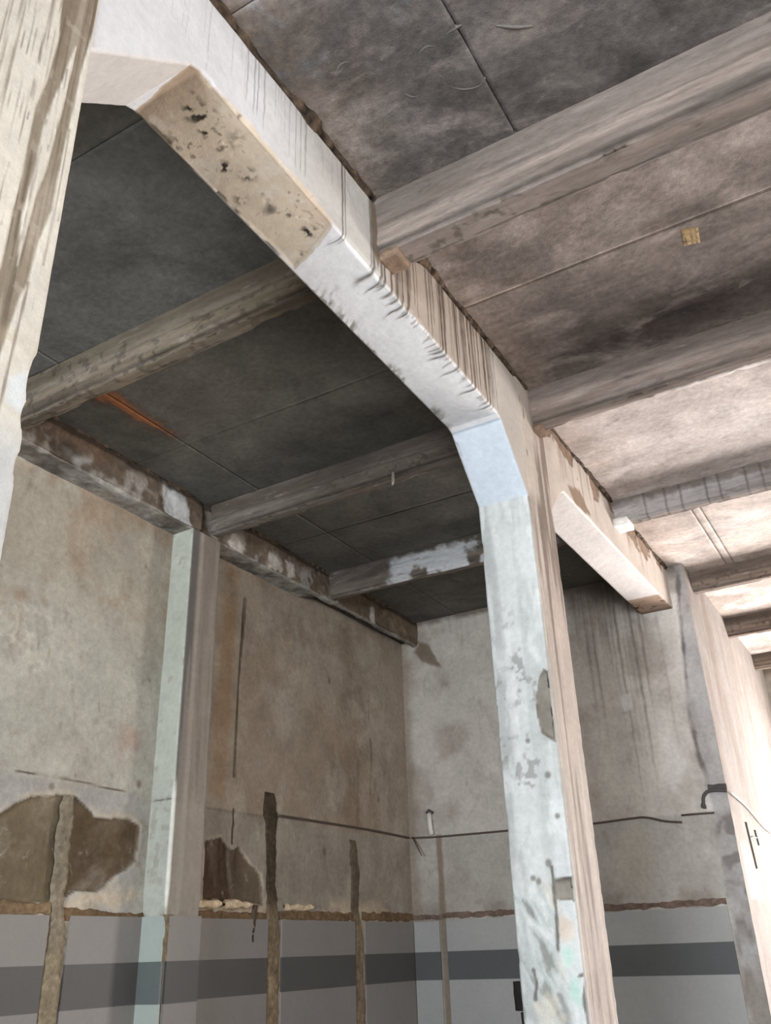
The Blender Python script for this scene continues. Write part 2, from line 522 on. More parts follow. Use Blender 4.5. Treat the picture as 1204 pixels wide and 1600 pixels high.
# ------------------------------------------------------------------ SETTING: left wall
def wall_left_colour(y, z, P):
    n1, n2, n3 = fbm(P, 0.9, 5, 11), fbm(P, 2.6, 5, 12), fbm(P, 9, 4, 13)
    c = np.broadcast_to(lin(156, 149, 135), P.shape).copy()
    c = mix(c, lin(164, 161, 151), sst(4.15, 3.7, z + 0.6 * (n1 - 0.5)) * 0.9)
    c = mix(c, lin(148, 128, 108), sst(0.5, 0.66, n2) * 0.75 * sst(3.3, 4.0, z))
    c = mix(c, lin(142, 128, 112), sst(5.4, 5.6, y))
    c = mix(c, lin(152, 141, 127), sst(5.5, 5.7, y) * sst(0.48, 0.62, n1) * 0.9)
    c = mix(c, lin(122, 106, 88), sst(5.5, 5.7, y) * sst(0.52, 0.7, n2) * 0.6)
    c = mix(c, lin(150, 140, 128), sst(8.5, 9.1, y) * 0.6)
    c = mix(c, lin(146, 119, 92), sst(-0.03, 0.06, poly_sd(F['orange_band'], y, z)) * 0.7)
    c = mix(c, lin(150, 100, 84), sst(0.5, 0.68, n2) * sst(0.35, 0.0, np.hypot(y - 4.9, (z - 3.95) * 0.8)) * 0.5)
    c = mix(c, lin(150, 104, 84), sst(0.45, 0.6, n2) * sst(0.25, 0.0, np.hypot(y - 4.95, (z - 3.05) * 0.7)) * 0.5)
    band = sst(2.74, 2.70, z + 0.02 * (n3 - 0.5)) * sst(5.3, 5.6, y)
    c = mix(c, lin(134, 126, 116), band * 0.8)
    c = mix(c, lin(150, 148, 144), sst(2.76, 2.70, z) * sst(5.3, 5.0, y) * 0.75)
    # flaking texture high on the left
    c = mix(c, lin(176, 172, 160), sst(0.56, 0.66, n3) * sst(4.25, 3.95, y) * sst(3.3, 3.5, z) * sst(4.0, 3.7, z) * 0.9)
    # cracks and grooves
    dcr = line_d(F['crackline'], y, z) + 0.008 * (n3 - 0.5)
    c = mix(c, lin(84, 72, 60), sst(0.011, 0.002, dcr) * sst(0.40, 0.55, fbm(P, 5, 2, 21)))
    dcr = line_d(F['crackline_b'], y, z)
    c = mix(c, lin(96, 84, 70), sst(0.012, 0.003, dcr) * 0.6)
    gw = 0.015 + 0.006 * (n3 - 0.5) * 2 + 0.014 * sst(3.6, 4.7, z)
    dg = line_d([(6.21, 4.66), (6.19, 4.3), (6.17, 3.9), (6.165, 3.5), (6.165, 3.2), (6.16, 3.02)], y, z)
    c = mix(c, lin(70, 58, 46), sst(gw + 0.006, gw - 0.006, dg) * 0.95)
    dg = line_d(F['crack2'], y, z)
    c = mix(c, lin(92, 78, 64), sst(0.026, 0.006, dg + 0.03 * (n3 - 0.5)) * 0.7 * sst(0.4, 0.55, fbm(P, 6, 2, 22)))
    dg = line_d([(8.2, 3.45), (8.16, 2.8)], y, z)
    c = mix(c, lin(104, 88, 72), sst(0.05, 0.0, dg + 0.04 * (n3 - 0.5)) * 0.5)
    # small dents
    for (py, pz, pr) in ((4.24, 2.69, 0.03), (4.43, 2.79, 0.022), (5.05, 2.81, 0.035), (7.65, 4.2, 0.04), (7.55, 2.5, 0.05), (8.6, 3.1, 0.04), (5.06, 3.62, 0.025), (4.9, 4.55, 0.03)):
        c = mix(c, lin(96, 84, 72), sst(pr, pr * 0.3, np.hypot(y - py, (z - pz) * 0.8) + 0.03 * (n3 - 0.5)) * 0.8)
    # missing plaster
    sa = poly_sd(F['hole_a'], y, z) + 0.035 * (n3 - 0.5)
    sb = poly_sd(F['hole_b'], y, z) + 0.05 * (n3 - 0.5)
    c = mix(c, lin(186, 172, 152), sst(-0.045, -0.015, np.maximum(sa, sb)) * 0.6 * sst(0.45, 0.6, fbm(P, 4, 2, 23)))
    ca = mix(np.broadcast_to(lin(100, 88, 69), P.shape), lin(82, 67, 49), sst(4.45, 4.6, y)) * (0.85 + 0.3 * n3)[..., None]
    ca = mix(ca, lin(124, 113, 96), sst(0.5, 0.7, n2) * sst(4.5, 4.3, y) * 0.5)
    c = np.where((sa > 0)[..., None], mix(c, ca, sst(0, 0.008, sa)), c)
    cb = mix(np.broadcast_to(lin(70, 54, 40), P.shape), lin(100, 88, 72), sst(6.1, 6.5, y + 0.5 * (n2 - 0.5)))
    c = np.where((sb > 0)[..., None], mix(c, cb, sst(0, 0.008, sb)), c)
    # pale rubbed plaster just above the ledge
    low = sst(2.14, 2.0, z + 0.12 * (n3 - 0.5)) * sst(0.42, 0.6, fbm(P, 3.5, 3, 24)) * sst(0.0, -0.02, np.maximum(sa, sb))
    c = mix(c, lin(180, 164, 140), low * 0.7)
    d = 0.006 * (n2 - 0.5) + 0.004 * (n3 - 0.5)
    d = d - 0.028 * sst(0.0, 0.014, sa) - 0.026 * sst(0, 0.014, sb)
    d = d - 0.012 * sst(gw + 0.004, 0.0, line_d([(6.21, 4.66), (6.165, 3.5), (6.16, 3.02)], y, z))
    d = d + 0.008 * sst(0.56, 0.66, n3) * sst(4.25, 3.95, y) * sst(3.3, 3.5, z) * sst(4.0, 3.7, z)
    return c, d


ys = np.concatenate([np.linspace(-11.3, 3.2, 60)[:-1], axis_pts(3.2, 9.3, 0.0125)])
zs = np.concatenate([np.linspace(-0.1, 1.85, 20)[:-1], axis_pts(1.85, 5.3, 0.0125)])
P = np.zeros((len(ys), len(zs), 3))
P[..., 0] = XW
P[..., 1], P[..., 2] = ys[:, None], zs[None, :]
c, d = wall_left_colour(P[..., 1], P[..., 2], P)
wall_left = tag(sheet('wall_left', P, MT['wall'], None, c, d, (1, 0, 0)), kind='structure')


# ------------------------------------------------------------------ SETTING: back wall
def wall_back_colour(x, z, P):
    n1, n2, n3 = fbm(P, 0.9, 5, 41), fbm(P, 2.4, 5, 42), fbm(P, 8, 4, 43)
    c = np.broadcast_to(lin(176, 171, 163), P.shape).copy()
    c = mix(c, lin(208, 203, 197), sst(-2.5, -1.95, x) * 0.85)
    c = mix(c, lin(128, 116, 104), sst(0.5, 0.68, n2) * 0.45)
    c = mix(c, lin(140, 122, 110), sst(-3.0, -2.9, x) * sst(-2.4, -2.6, x) * 0.15)
    c = mix(c, lin(152, 148, 141), sst(2.75, 2.69, z + 0.015 * (n3 - 0.5)) * 0.75)
    # soot and damp runs from the slab
    it = []
    rr = random.Random(5)
    for k in range(46):
        x0 = rr.choice([rr.uniform(-3.15, -2.0), rr.uniform(-2.9, -2.2), rr.uniform(-4.9, -3.2)])
        strong = -2.95 < x0 < -2.1
        it.append((x0, rr.uniform(0.008, 0.03), rr.uniform(0.5, 2.6) if strong else rr.uniform(0.2, 0.9), rr.uniform(0.35, 0.9) if strong else rr.uniform(0.15, 0.4), rr.uniform(-0.03, 0.03)))
    a = streak(x + 0.012 * (n3 - 0.5), ZC - z, it, 0.7)
    c = mix(c, lin(84, 77, 70), a * (0.6 + 0.9 * (n3 - 0.35)) * 0.85)
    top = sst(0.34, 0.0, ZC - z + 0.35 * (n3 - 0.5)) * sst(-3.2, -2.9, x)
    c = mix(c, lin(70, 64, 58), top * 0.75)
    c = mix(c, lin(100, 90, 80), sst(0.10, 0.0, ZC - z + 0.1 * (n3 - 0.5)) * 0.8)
    it = [(-2.25, 0.016, 2.3, 0.5, 0.0), (-2.42, 0.012, 2.5, 0.55, 0.01), (-2.17, 0.02, 1.5, 0.45, 0.0), (-1.98, 0.02, 2.2, 0.25, 0.0)]
    c = mix(c, lin(96, 84, 74), streak(x + 0.02 * (n3 - 0.5), 4.95 - z, it, 0.5) * (0.5 + n3))
    c = mix(c, lin(186, 184, 180), sst(-0.012, 0.012, poly_sd(F['light_patch'], x, z)) * 0.8)
    s = poly_sd(F['corner_stain'], x, z) + 0.06 * (n3 - 0.5)
    c = mix(c, lin(96, 80, 62), sst(-0.02, 0.03, s) * 0.8)
    c = mix(c, lin(120, 104, 88), sst(0.16, 0.02, x + 5.1 + 0.12 * (n3 - 0.5)) * 0.6)
    # rust run below the pipe stub
    c = mix(c, lin(110, 90, 72), sst(0.05, 0.02, np.abs(x + 4.73 + 0.02 * (n3 - 0.5))) * sst(2.78, 2.74, z) * 0.75)
    # dark bluish strip: the back column's front
    xs_ = np.interp(z, [0, 2.4, 2.8, 3.2, 3.64, 4.2, 4.7, 5.14], [-1.79, -1.775, -1.765, -1.82, -1.84, -1.79, -1.75, -1.70])
    st = sst(-0.02, 0.02, x - xs_ + 0.05 * (n3 - 0.5))
    c = mix(c, lin(158, 156, 156), st * 0.7)
    c = mix(c, lin(104, 100, 98), sst(0.035, 0.0, np.abs(x - xs_ - 0.02) + 0.06 * (n3 - 0.5)) * sst(0.35, 0.6, fbm(P, 3, 3, 44)) * sst(2.9, 3.0, z))
    lowst = st * sst(2.85, 2.75, z)
    c = mix(c, lin(150, 146, 142), lowst * sst(0.4, 0.6, n3))
    c = mix(c, lin(114, 108, 104), lowst * sst(0.55, 0.7, fbm(P, 7, 3, 45)) * 0.8)
    c = mix(c, lin(120, 112, 102), sst(2.12, 1.99, z + 0.1 * (n3 - 0.5)) * sst(0.45, 0.6, n2) * 0.6)
    c = mix(c, lin(168, 158, 140), sst(0.3, 0.05, np.hypot(x + 2.6, (z - 2.35) * 0.8) + 0.2 * (n3 - 0.5)) * 0.35)
    d = 0.005 * (n2 - 0.5) + 0.003 * (n3 - 0.5) + 0.012 * lowst * (fbm(P, 9, 3, 46) - 0.3)
    d = d - 0.012 * sst(0.0, 0.02, s)
    return c, d


xs = axis_pts(-5.2, XI, 0.0125)
zs = np.concatenate([np.linspace(-0.1, 1.85, 20)[:-1], axis_pts(1.85, 5.3, 0.0125)])
P = np.zeros((len(xs), len(zs), 3))
P[..., 1] = YB
P[..., 0], P[..., 2] = xs[:, None], zs[None, :]
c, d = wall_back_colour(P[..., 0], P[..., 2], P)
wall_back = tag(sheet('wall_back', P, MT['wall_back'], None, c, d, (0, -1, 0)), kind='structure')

# bright wall beyond the back column
ys = axis_pts(YB, YF, 0.025)
zs = axis_pts(-0.1, 5.3, 0.025)
P = np.zeros((len(ys), len(zs), 3))
P[..., 0] = XI
P[..., 1], P[..., 2] = ys[:, None], zs[None, :]
n2, n3 = fbm(P, 1.6, 4, 51, (1, 1, 0.25)), fbm(P, 9, 4, 52)
c = np.broadcast_to(lin(130, 124, 120), P.shape).copy()
c = mix(c, lin(112, 101, 92), sst(0.48, 0.66, n2) * 0.7)
it = [(YB + 0.5 + 0.3 * k + 0.1 * math.sin(k * 5), 0.05, 1.5 + 0.8 * math.sin(k * 3), 0.4, 0) for k in range(9)]
c = mix(c, lin(112, 98, 84), streak(P[..., 1], 5.1 - P[..., 2], it))
c = mix(c, lin(136, 127, 120), sst(2.75, 2.7, P[..., 2]) * 0.6)
sp = poly_sd([(9.36, 2.42), (9.75, 2.5), (10.15, 2.3), (10.15, 1.93), (9.42, 1.95)], P[..., 1], P[..., 2])
c = mix(c, lin(160, 152, 144), sst(-0.02, 0.03, sp + 0.06 * (n3 - 0.5)) * 0.8)
c = mix(c, lin(122, 114, 108), sst(1.98, 1.9, P[..., 2] + 0.1 * (n3 - 0.5)) * 0.7)
edge = sst(0.28, 0.05, P[..., 1] - YB + 0.2 * (n3 - 0.5)) * sst(2.75, 2.6, P[..., 2])
c = mix(c, lin(132, 124, 118), edge * 0.8)
wall_inner = tag(sheet('wall_inner', P, MT['wall_back'], None, c, 0.006 * (n2 - 0.5) + 0.012 * edge * (n3 - 0.5), (1, 0, 0)), kind='structure')


# plain outer walls (out of view), with their openings
def pier(name, lo, hi):
    return tag(box_obj(name, lo, hi, MT['wall_back'], None, (170, 162, 150), 0.004, 0.4, 3), kind='structure')


pier('wall_far', (XI - 0.2, YF, 3.5), (XR + 0.3, YF + 0.3, 5.5))
pier('wall_far_sill', (XI - 0.2, YF, -0.1), (XR + 0.3, YF + 0.3, 0.35))
pier('wall_far_pier', (XI - 0.2, YF, 0.35), (-0.75, YF + 0.3, 3.5))
pier('wall_near', (-5.4, YN - 0.3, 3.4), (XR + 0.3, YN, 5.5))
pier('wall_near_pier', (-5.4, YN - 0.3, -0.1), (-2.6, YN, 3.4))
pier('wall_near_jamb', (3.0, YN - 0.3, -0.1), (XR + 0.3, YN, 3.4))
pier('wall_right', (XR, YN - 0.3, 3.5), (XR + 0.3, YF + 0.3, 5.5))
pier('wall_right_sill', (XR, YN, -0.1), (XR + 0.3, YF, 0.45))
pier('wall_right_pier', (XR, 3.2, 0.45), (XR + 0.3, 7.2, 3.5))
pier('wall_right_jamb', (XR, 13.1, 0.45), (XR + 0.3, YF + 0.3, 3.5))
pier('wall_right_corner', (XR, YN - 0.3, 0.45), (XR + 0.3, -1.2, 3.5))
pier('wall_back_core', (-5.4, YB + 0.03, -0.1), (XI - 0.03, YB + 0.3, 5.5))
pier('wall_left_core', (-5.45, YN - 0.3, -0.1), (XW - 0.05, YB + 0.3, 5.5))

# ------------------------------------------------------------------ SETTING: ceiling of slab panels
ceiling = tag(box_obj('ceiling', (-5.45, YN - 0.3, ZC + 0.06), (XR + 0.3, YF + 0.3, ZC + 0.2), MT['slab_dark'], None, (60, 58, 55), 0, 0.5, 2), kind='structure')


def slab_colour(P, tone, seed, left):
    x, y = P[..., 0], P[..., 1]
    n1, n2, n3 = fbm(P, 1.1, 4, seed), fbm(P, 3, 4, seed + 1, (0.6, 1.2, 1)), fbm(P, 9, 4, seed + 2)
    c = np.broadcast_to(lin(*tone), P.shape) * (0.75 + 0.5 * n1)[..., None]
    if left:
        so = poly_sd([(-4.42, 3.40), (-4.27, 3.42), (-4.27, 3.8), (-4.285, 4.28), (-4.335, 4.30), (-4.38, 3.9)], x, y) + 0.14 * (n3 - 0.5) + 0.05 * (n2 - 0.5)
        c = mix(c, lin(92, 66, 50), sst(-0.10, 0.02, so + 0.1 * (n2 - 0.5)) * 0.5)
        c = mix(c, lin(150, 98, 64), sst(-0.01, 0.02, so) * sst(3.35, 3.75, y) * (0.5 + n2))
    else:
        c = mix(c, lin(150, 132, 116), sst(0.35, 0.0, x - XB1 + 0.4 * (n3 - 0.5)) * 0.35)
    if not left:
        dark_blotch = np.exp(-((y - 5.0 + 0.5 * (n2 - 0.5)) / 0.42) ** 2) * sst(-1.9, -1.2, x + 0.8 * (n1 - 0.5)) * sst(0.22, 0.62, n2 * 0.5 + n1 * 0.3 + n3 * 0.2)  # noise-broken dark band across the slab around the second joist
        c = mix(c, lin(58, 52, 50), dark_blotch * 0.95)
        pale = np.exp(-((y - 3.75 + 0.5 * (n2 - 0.5)) / 0.3) ** 2) * sst(0.45, 0.62, fbm(P, 3.5, 5, 777))
        c = mix(c, lin(172, 164, 160), pale * 0.55)
        smear = sst(0.022, 0.006, np.abs(y - 4.16 + 0.02 * (n3 - 0.5))) * sst(0.47, 0.60, fbm(P, 4, 4, 778, (1, 0.4, 1)))
        c = mix(c, lin(164, 148, 130), smear * 0.55)
        dk = sst(0.14, 0.02, np.abs(y - 4.10)) * sst(0.5, 0.6, fbm(P, 3, 4, 779)) * (y < 4.16)
        c = mix(c, lin(92, 82, 76), dk * 0.7)
        # bluish lime bloom and dark damp on the slab nearest the camera
        q = (y < 3.2)
        c = mix(c, lin(140, 144, 150), sst(0.56, 0.68, fbm(P, 5, 5, 780)) * sst(2.6, 2.2, y) * 0.8 * q)
        c = mix(c, lin(70, 68, 66), sst(0.46, 0.6, fbm(P, 2.2, 4, 781)) * sst(-1.0, -0.8, x) * 0.7 * q)
        c = mix(c, lin(124, 112, 104), sst(0.4, 0.6, n2) * sst(-1.2, -1.5, x) * 0.6 * q)
    return c


def panel(x0, x1, y0, y1, tone, seed, left, res=0.022, mat=None):
    g = 0.0006
    xs, ys = axis_pts(x0 + g, x1 - g, res), axis_pts(y0 + g, y1 - g, res)
    P = np.zeros((len(xs) + 2, len(ys) + 2, 3))
    X = np.concatenate([[x0 + g], xs, [x1 - g]])
    Y = np.concatenate([[y0 + g], ys, [y1 - g]])
    P[..., 0], P[..., 1] = X[:, None], Y[None, :]
    P[..., 2] = ZC + 0.0012 * math.sin(seed * 7.3)
    e = np.minimum.reduce([P[..., 0] - x0 - g, x1 - g - P[..., 0], P[..., 1] - y0 - g, y1 - g - P[..., 1]])
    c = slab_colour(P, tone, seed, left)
    d = 0.006 * (fbm(P, 2.5, 3, seed) - 0.5) - 0.003 * sst(0.010, 0.0, e + 0.02 * (fbm(P, 14, 2, seed) - 0.5))
    P[0, :, 2] = P[-1, :, 2] = ZC + 0.06
    P[:, 0, 2] = P[:, -1, 2] = ZC + 0.06
    d[0] = d[-1] = 0
    d[:, 0] = d[:, -1] = 0
    return sheet('slab_panel', P, mat or MT['slab_dark' if left else 'slab'], ceiling, c, d, (0, 0, -1))


LD = (96, 94, 89)
sd = 100
for (y0, y1) in ((-11.2, -2.6), (-2.6, -0.6), (-0.6, 1.06), (1.06, 2.04), (2.04, 3.2), (3.34, 4.47), (4.47, 5.4), (5.52, 6.45), (6.45, 7.32), (7.46, 9.26)):
    for (x0, x1) in ((-5.1, -4.33), (-4.33, -2.0)):
        panel(x0, x1, y0, y1, LD if y0 > 3 else (112, 112, 109), sd, True)
        sd += 3
tones = {4: (150, 140, 133), 0: (104, 100, 97), 1: (128, 118, 113), 2: (192, 182, 178), 3: (176, 165, 158)}
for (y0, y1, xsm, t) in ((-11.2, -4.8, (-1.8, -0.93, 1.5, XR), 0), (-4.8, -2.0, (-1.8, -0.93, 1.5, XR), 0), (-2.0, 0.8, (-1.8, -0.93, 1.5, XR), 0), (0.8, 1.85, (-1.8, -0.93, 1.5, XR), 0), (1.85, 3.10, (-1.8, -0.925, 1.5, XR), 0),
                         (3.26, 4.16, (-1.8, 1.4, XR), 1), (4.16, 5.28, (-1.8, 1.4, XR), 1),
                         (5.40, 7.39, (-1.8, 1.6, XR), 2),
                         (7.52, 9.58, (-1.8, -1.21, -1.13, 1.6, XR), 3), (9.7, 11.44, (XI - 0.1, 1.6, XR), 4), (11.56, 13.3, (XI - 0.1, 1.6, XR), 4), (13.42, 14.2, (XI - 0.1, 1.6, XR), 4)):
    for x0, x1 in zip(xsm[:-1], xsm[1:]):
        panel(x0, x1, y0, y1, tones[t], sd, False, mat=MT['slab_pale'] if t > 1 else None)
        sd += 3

# mortar plate cast in the slab, with its grid of scratches
P = np.zeros((14, 14, 3))
t = np.linspace(-1, 1, 14)
q = np.array([(-0.389, 4.195), (-0.283, 4.233), (-0.304, 4.389), (-0.409, 4.365)])
for i, a in enumerate(t):
    for j, b in enumerate(t):
        w = [(1 - a) * (1 - b) / 4, (1 + a) * (1 - b) / 4, (1 + a) * (1 + b) / 4, (1 - a) * (1 + b) / 4]
        p = sum(wi * qi for wi, qi in zip(w, q))
        P[i, j] = (p[0], p[1], ZC - 0.006 + 0.016 * max(abs(a), abs(b)) ** 8)
sc_ = np.zeros((14, 14))
sc_[[3, 7, 10], :] = 1
sc_[:, [4, 9]] = 1
c = mix(np.broadcast_to(lin(190, 164, 124), P.shape).copy(), lin(112, 96, 80), sc_ * sst(0.35, 0.6, fbm(P, 22, 2, 3)))
pl_ = sheet('mortar_plate', P, MT['ochre'], ceiling, c, 0.004 * (fbm(P, 40, 2, 5) - 0.5), (0, 0, -1))
pl_['label'] = 'small ochre square patch with scratched grid'

# plaster scars on the dark slab nearest the camera
scars = [[(-1.12, 2.60), (-1.06, 2.70), (-0.98, 2.74), (-0.92, 2.72)], [(-1.0, 2.42), (-0.90, 2.42)], [(-0.78, 2.5), (-0.70, 2.56), (-0.62, 2.6)], [(-1.3, 2.55), (-1.27, 2.62), (-1.22, 2.64)],
         [(-1.15, 2.45), (-1.08, 2.43), (-1.02, 2.47)], [(-0.55, 2.36), (-0.40, 2.52)], [(-1.52, 2.35), (-1.46, 2.30), (-1.38, 2.32)]]
for k, s in enumerate(scars):
    pts, rad = [], []
    for i in range(len(s) - 1):
        for u in np.linspace(0, 1, 8, endpoint=(i == len(s) - 2)):
            a_ = np.array(s[max(i - 1, 0)]), np.array(s[i]), np.array(s[i + 1]), np.array(s[min(i + 2, len(s) - 1)])
            q_ = 0.5 * (2 * a_[1] + (a_[2] - a_[0]) * u + (2 * a_[0] - 5 * a_[1] + 4 * a_[2] - a_[3]) * u * u + (3 * a_[1] - a_[0] - 3 * a_[2] + a_[3]) * u ** 3)
            pts.append((q_[0], q_[1], ZC + 0.0085))
    rad = [0.006 + 0.006 * math.sin(math.pi * (i + 0.5) / len(pts)) for i in range(len(pts))]
    o = tube('plaster_scar', pts, rad, MT['scar'], ceiling, 7)

# ------------------------------------------------------------------ JOISTS
JG = 'concrete joists under the ceiling slabs'


def joist(x0, x1, y, w, zb, tone, seed, label, left=False, slant=0.0, white=None, res=0.010):
    """ribbed precast joist: slab side, bulging ridge, narrow bevelled underside"""
    h = ZC - zb
    cs = [(y - 0.012, ZC + 0.03), (y, ZC - 0.02), (y + 0.020, zb + h * 0.42), (y + 0.006, zb + h * 0.14), (y + 0.030, zb + h * 0.075), (y + 0.034, zb), (y + w - 0.02, zb + 0.003), (y + w, zb + 0.03), (y + w + 0.01, ZC + 0.03)]
    P, dc, sid = prism(cs, [0.012, 0.012, 0.012, 0.012, 0.012, 0.012, 0.03, 0.05, 0.05], 0, x0, x1, res, 0.004)
    P = P.copy()
    P[..., 1] += slant * (P[..., 0] - x0)
    n1, n2 = fbm(P, 2.2, 4, seed, (0.3, 1, 1)), fbm(P, 7, 4, seed + 1, (0.18, 1.5, 2.2))
    n3 = fbm(P, 16, 4, seed + 2)
    c = lin(*tone) * (0.72 + 0.56 * n1)[..., None]
    c = mix(c, lin(*[min(255, v * 1.22) for v in tone]), sst(0.5, 0.68, n2) * 0.6)
    c = mix(c, lin(*[v * 0.66 for v in tone]), sst(0.52, 0.68, fbm(P, 6, 4, seed + 5, (0.15, 1.5, 2.4))) * 0.7)
    zrel = (P[..., 2] - zb) / h
    face = sid <= 4
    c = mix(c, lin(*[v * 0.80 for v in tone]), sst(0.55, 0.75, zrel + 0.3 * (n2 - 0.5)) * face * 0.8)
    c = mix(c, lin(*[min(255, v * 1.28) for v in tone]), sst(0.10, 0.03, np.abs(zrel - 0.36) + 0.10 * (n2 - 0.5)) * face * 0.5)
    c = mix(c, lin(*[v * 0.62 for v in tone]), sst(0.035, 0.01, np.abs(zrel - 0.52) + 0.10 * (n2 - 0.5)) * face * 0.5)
    und = sid >= 5
    c = mix(c, lin(*[v * 0.42 for v in tone]), sst(0.012, 0.003, np.abs(P[..., 1] - slant * (P[..., 0] - x0) - y - w + 0.035 + 0.02 * (n2 - 0.5))) * und * sst(0.4, 0.5, fbm(P, 5, 3, seed + 6)) * 0.8)
    c = mix(c, lin(60, 52, 46), sst(0.60, 0.68, fbm(P, 24, 3, seed + 7)) * sst(0.5, 0.6, n1) * 0.6)
    c = mix(c, lin(*[v * 0.5 for v in tone]), sst(0.05, 0.0, np.abs(zrel - 0.085) + 0.02 * (n3 - 0.5)) * face * 0.85)  # dark line standing in for the shadow under the ridge's overhang
    d = 0.007 * (n2 - 0.5) + 0.006 * (n3 - 0.5) + chips(P, dc, 0.014, seed + 8, 0.03, 6) * (sid > 3)
    if white is not None:
        c, d = white(P, c, d, n2, n3)
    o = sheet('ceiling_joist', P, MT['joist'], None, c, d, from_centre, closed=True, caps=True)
    return tag(o, label, 'joist', JG)


def j3left_white(P, c, d, n2, n3):
    x, z = P[..., 0], P[..., 2]
    front = P[..., 1] < 7.36
    a = sst(-4.2, -4.08, x + 0.25 * (n3 - 0.5)) * sst(0.60, 0.50, fbm(P, 5, 4, 333)) * front * sst(5.26, 5.19, z + 0.09 * (n3 - 0.5))
    c = mix(c, lin(176, 178, 180), a * 0.95)
    return c, d + 0.004 * a


def j3right_white(P, c, d, n2, n3):
    x, z = P[..., 0], P[..., 2]
    it = [(-1.5 + 0.17 * k + 0.03 * math.sin(k * 9), 0.012, 0.35, 0.8, 0) for k in range(22)]
    c = mix(c, lin(150, 146, 144), sst(5.24, 5.18, z + 0.1 * (n3 - 0.5)) * 0.75 * (P[..., 1] < 7.42))
    c = mix(c, lin(62, 54, 50), streak(x, ZC - z, it) * 0.8)
    return c, d


def j2right_white(P, c, d, n2, n3):
    x, z = P[..., 0], P[..., 2]
    a = sst(0.47, 0.6, fbm(P, 4, 4, 91, (0.25, 1, 2))) * sst(5.16, 5.08, z) * sst(-1.7, -1.4, x) * sst(-0.5, -0.9, x)
    c = mix(c, lin(168, 156, 148), a * 0.7)
    u = sst(-0.95, -0.6, x + 0.3 * (n3 - 0.5)) * sst(5.345, 5.365, P[..., 1] + 0.05 * (n3 - 0.5)) * (z < 5.05)
    c = mix(c, lin(222, 214, 210), u * 0.9)
    return c, d + 0.006 * u


J1R = joist(XB1 - 0.04, XR + 0.1, 3.085, 0.21, 4.90, (128, 117, 110), 210, 'brown board-marked joist running right from the beam, nearest the camera on the right side')
pad = box_obj('bearing_pad', (-1.755, 3.11, 4.86), (-1.64, 3.25, 4.905), MT['rubble'], J1R, (138, 116, 98), 0.014, 0.014, 8)
J2R = joist(XB1 - 0.04, XR + 0.1, 5.255, 0.15, 4.965, (112, 100, 93), 220, 'grey brown joist meeting the white column head on its right side', white=j2right_white)
pad2 = box_obj('bearing_pad', (-1.765, 5.275, 4.92), (-1.69, 5.40, 4.975), MT['rubble'], J2R, (120, 98, 82), 0.014, 0.014, 18)
J3R = joist(XB1 - 0.06, XR + 0.1, 7.37, 0.15, 5.04, (122, 112, 106), 230, 'joist with cracked grey face halfway along the far white beam', white=j3right_white)
pad3 = box_obj('bearing_pad', (-1.80, 7.30, 4.985), (-1.66, 7.50, 5.05), MT['beam'], J3R, (226, 222, 216), 0.006, 0.02, 9)
pad3['label'] = 'white plaster block at the joist end'
J4R = joist(XI - 0.02, XR + 0.1, 9.56, 0.14, 5.035, (112, 98, 88), 240, 'short dark joist leaving the top of the bright wall, first behind the back wall')
J5R = joist(XI - 0.02, XR + 0.1, 11.42, 0.14, 5.03, (104, 90, 80), 250, 'second dark joist beyond the back wall, flaking underneath')
J6R = joist(XI - 0.02, XR + 0.1, 13.28, 0.14, 5.05, (112, 98, 86), 260, 'farthest thin joist at the far end of the bright wall')
J1L = joist(-5.0, XB0 + 0.05, 3.20, 0.15, 4.95, (108, 98, 84), 270, 'brown grey joist left of the beam in front of the pilaster', slant=-0.012)
J2L = joist(-5.0, XB0 + 0.05, 5.40, 0.15, 4.985, (88, 81, 74), 280, 'dark joist running from the left pilaster to the white column', slant=-0.010)
J3L = joist(-5.0, XB0 + 0.05, 7.31, 0.15, 4.975, (92, 84, 76), 290, 'joist with peeling white paint between column and back wall', white=j3left_white)
J0L = joist(-5.0, XB0 + 0.05, 1.02, 0.15, 4.95, (100, 92, 80), 300, 'dark joist behind the near streaked column', res=0.05)

# ------------------------------------------------------------------ MAIN BEAMS
def beam_grid(prof, sres, x0, x1, lres, bres, rres):
    """prof: (y, z of underside) polyline; ring runs down the left side, along the soffit, up the right side"""
    Q = np.array(prof, float)
    seg = np.hypot(*(Q[1:] - Q[:-1]).T)
    cum = np.concatenate([[0], np.cumsum(seg)])
    s = axis_pts(0, cum[-1], sres)
    y, zb = np.interp(s, cum, Q[:, 0]), np.interp(s, cum, Q[:, 1])
    nl, nb, nr = max(3, int(0.52 / lres)), int((x1 - x0) / bres), int(0.52 / rres)
    r = 0.010
    P = np.zeros((len(s), nl + nb + nr, 3))
    P[..., 1] = y[:, None]
    tl, tb, tr = np.linspace(0, 1, nl), np.linspace(x0 + r, x1 - r, nb), np.linspace(0, 1, nr)
    zt = ZC + 0.03
    P[:, :nl, 0] = x0
    P[:, :nl, 2] = zt + (zb[:, None] + r - zt) * tl
    P[:, nl:nl + nb, 0] = tb
    P[:, nl:nl + nb, 2] = zb[:, None]
    P[:, nl + nb:, 0] = x1
    P[:, nl + nb:, 2] = zb[:, None] + r + (zt - zb[:, None] - r) * tr
    return P, zb, nl, nb, nr


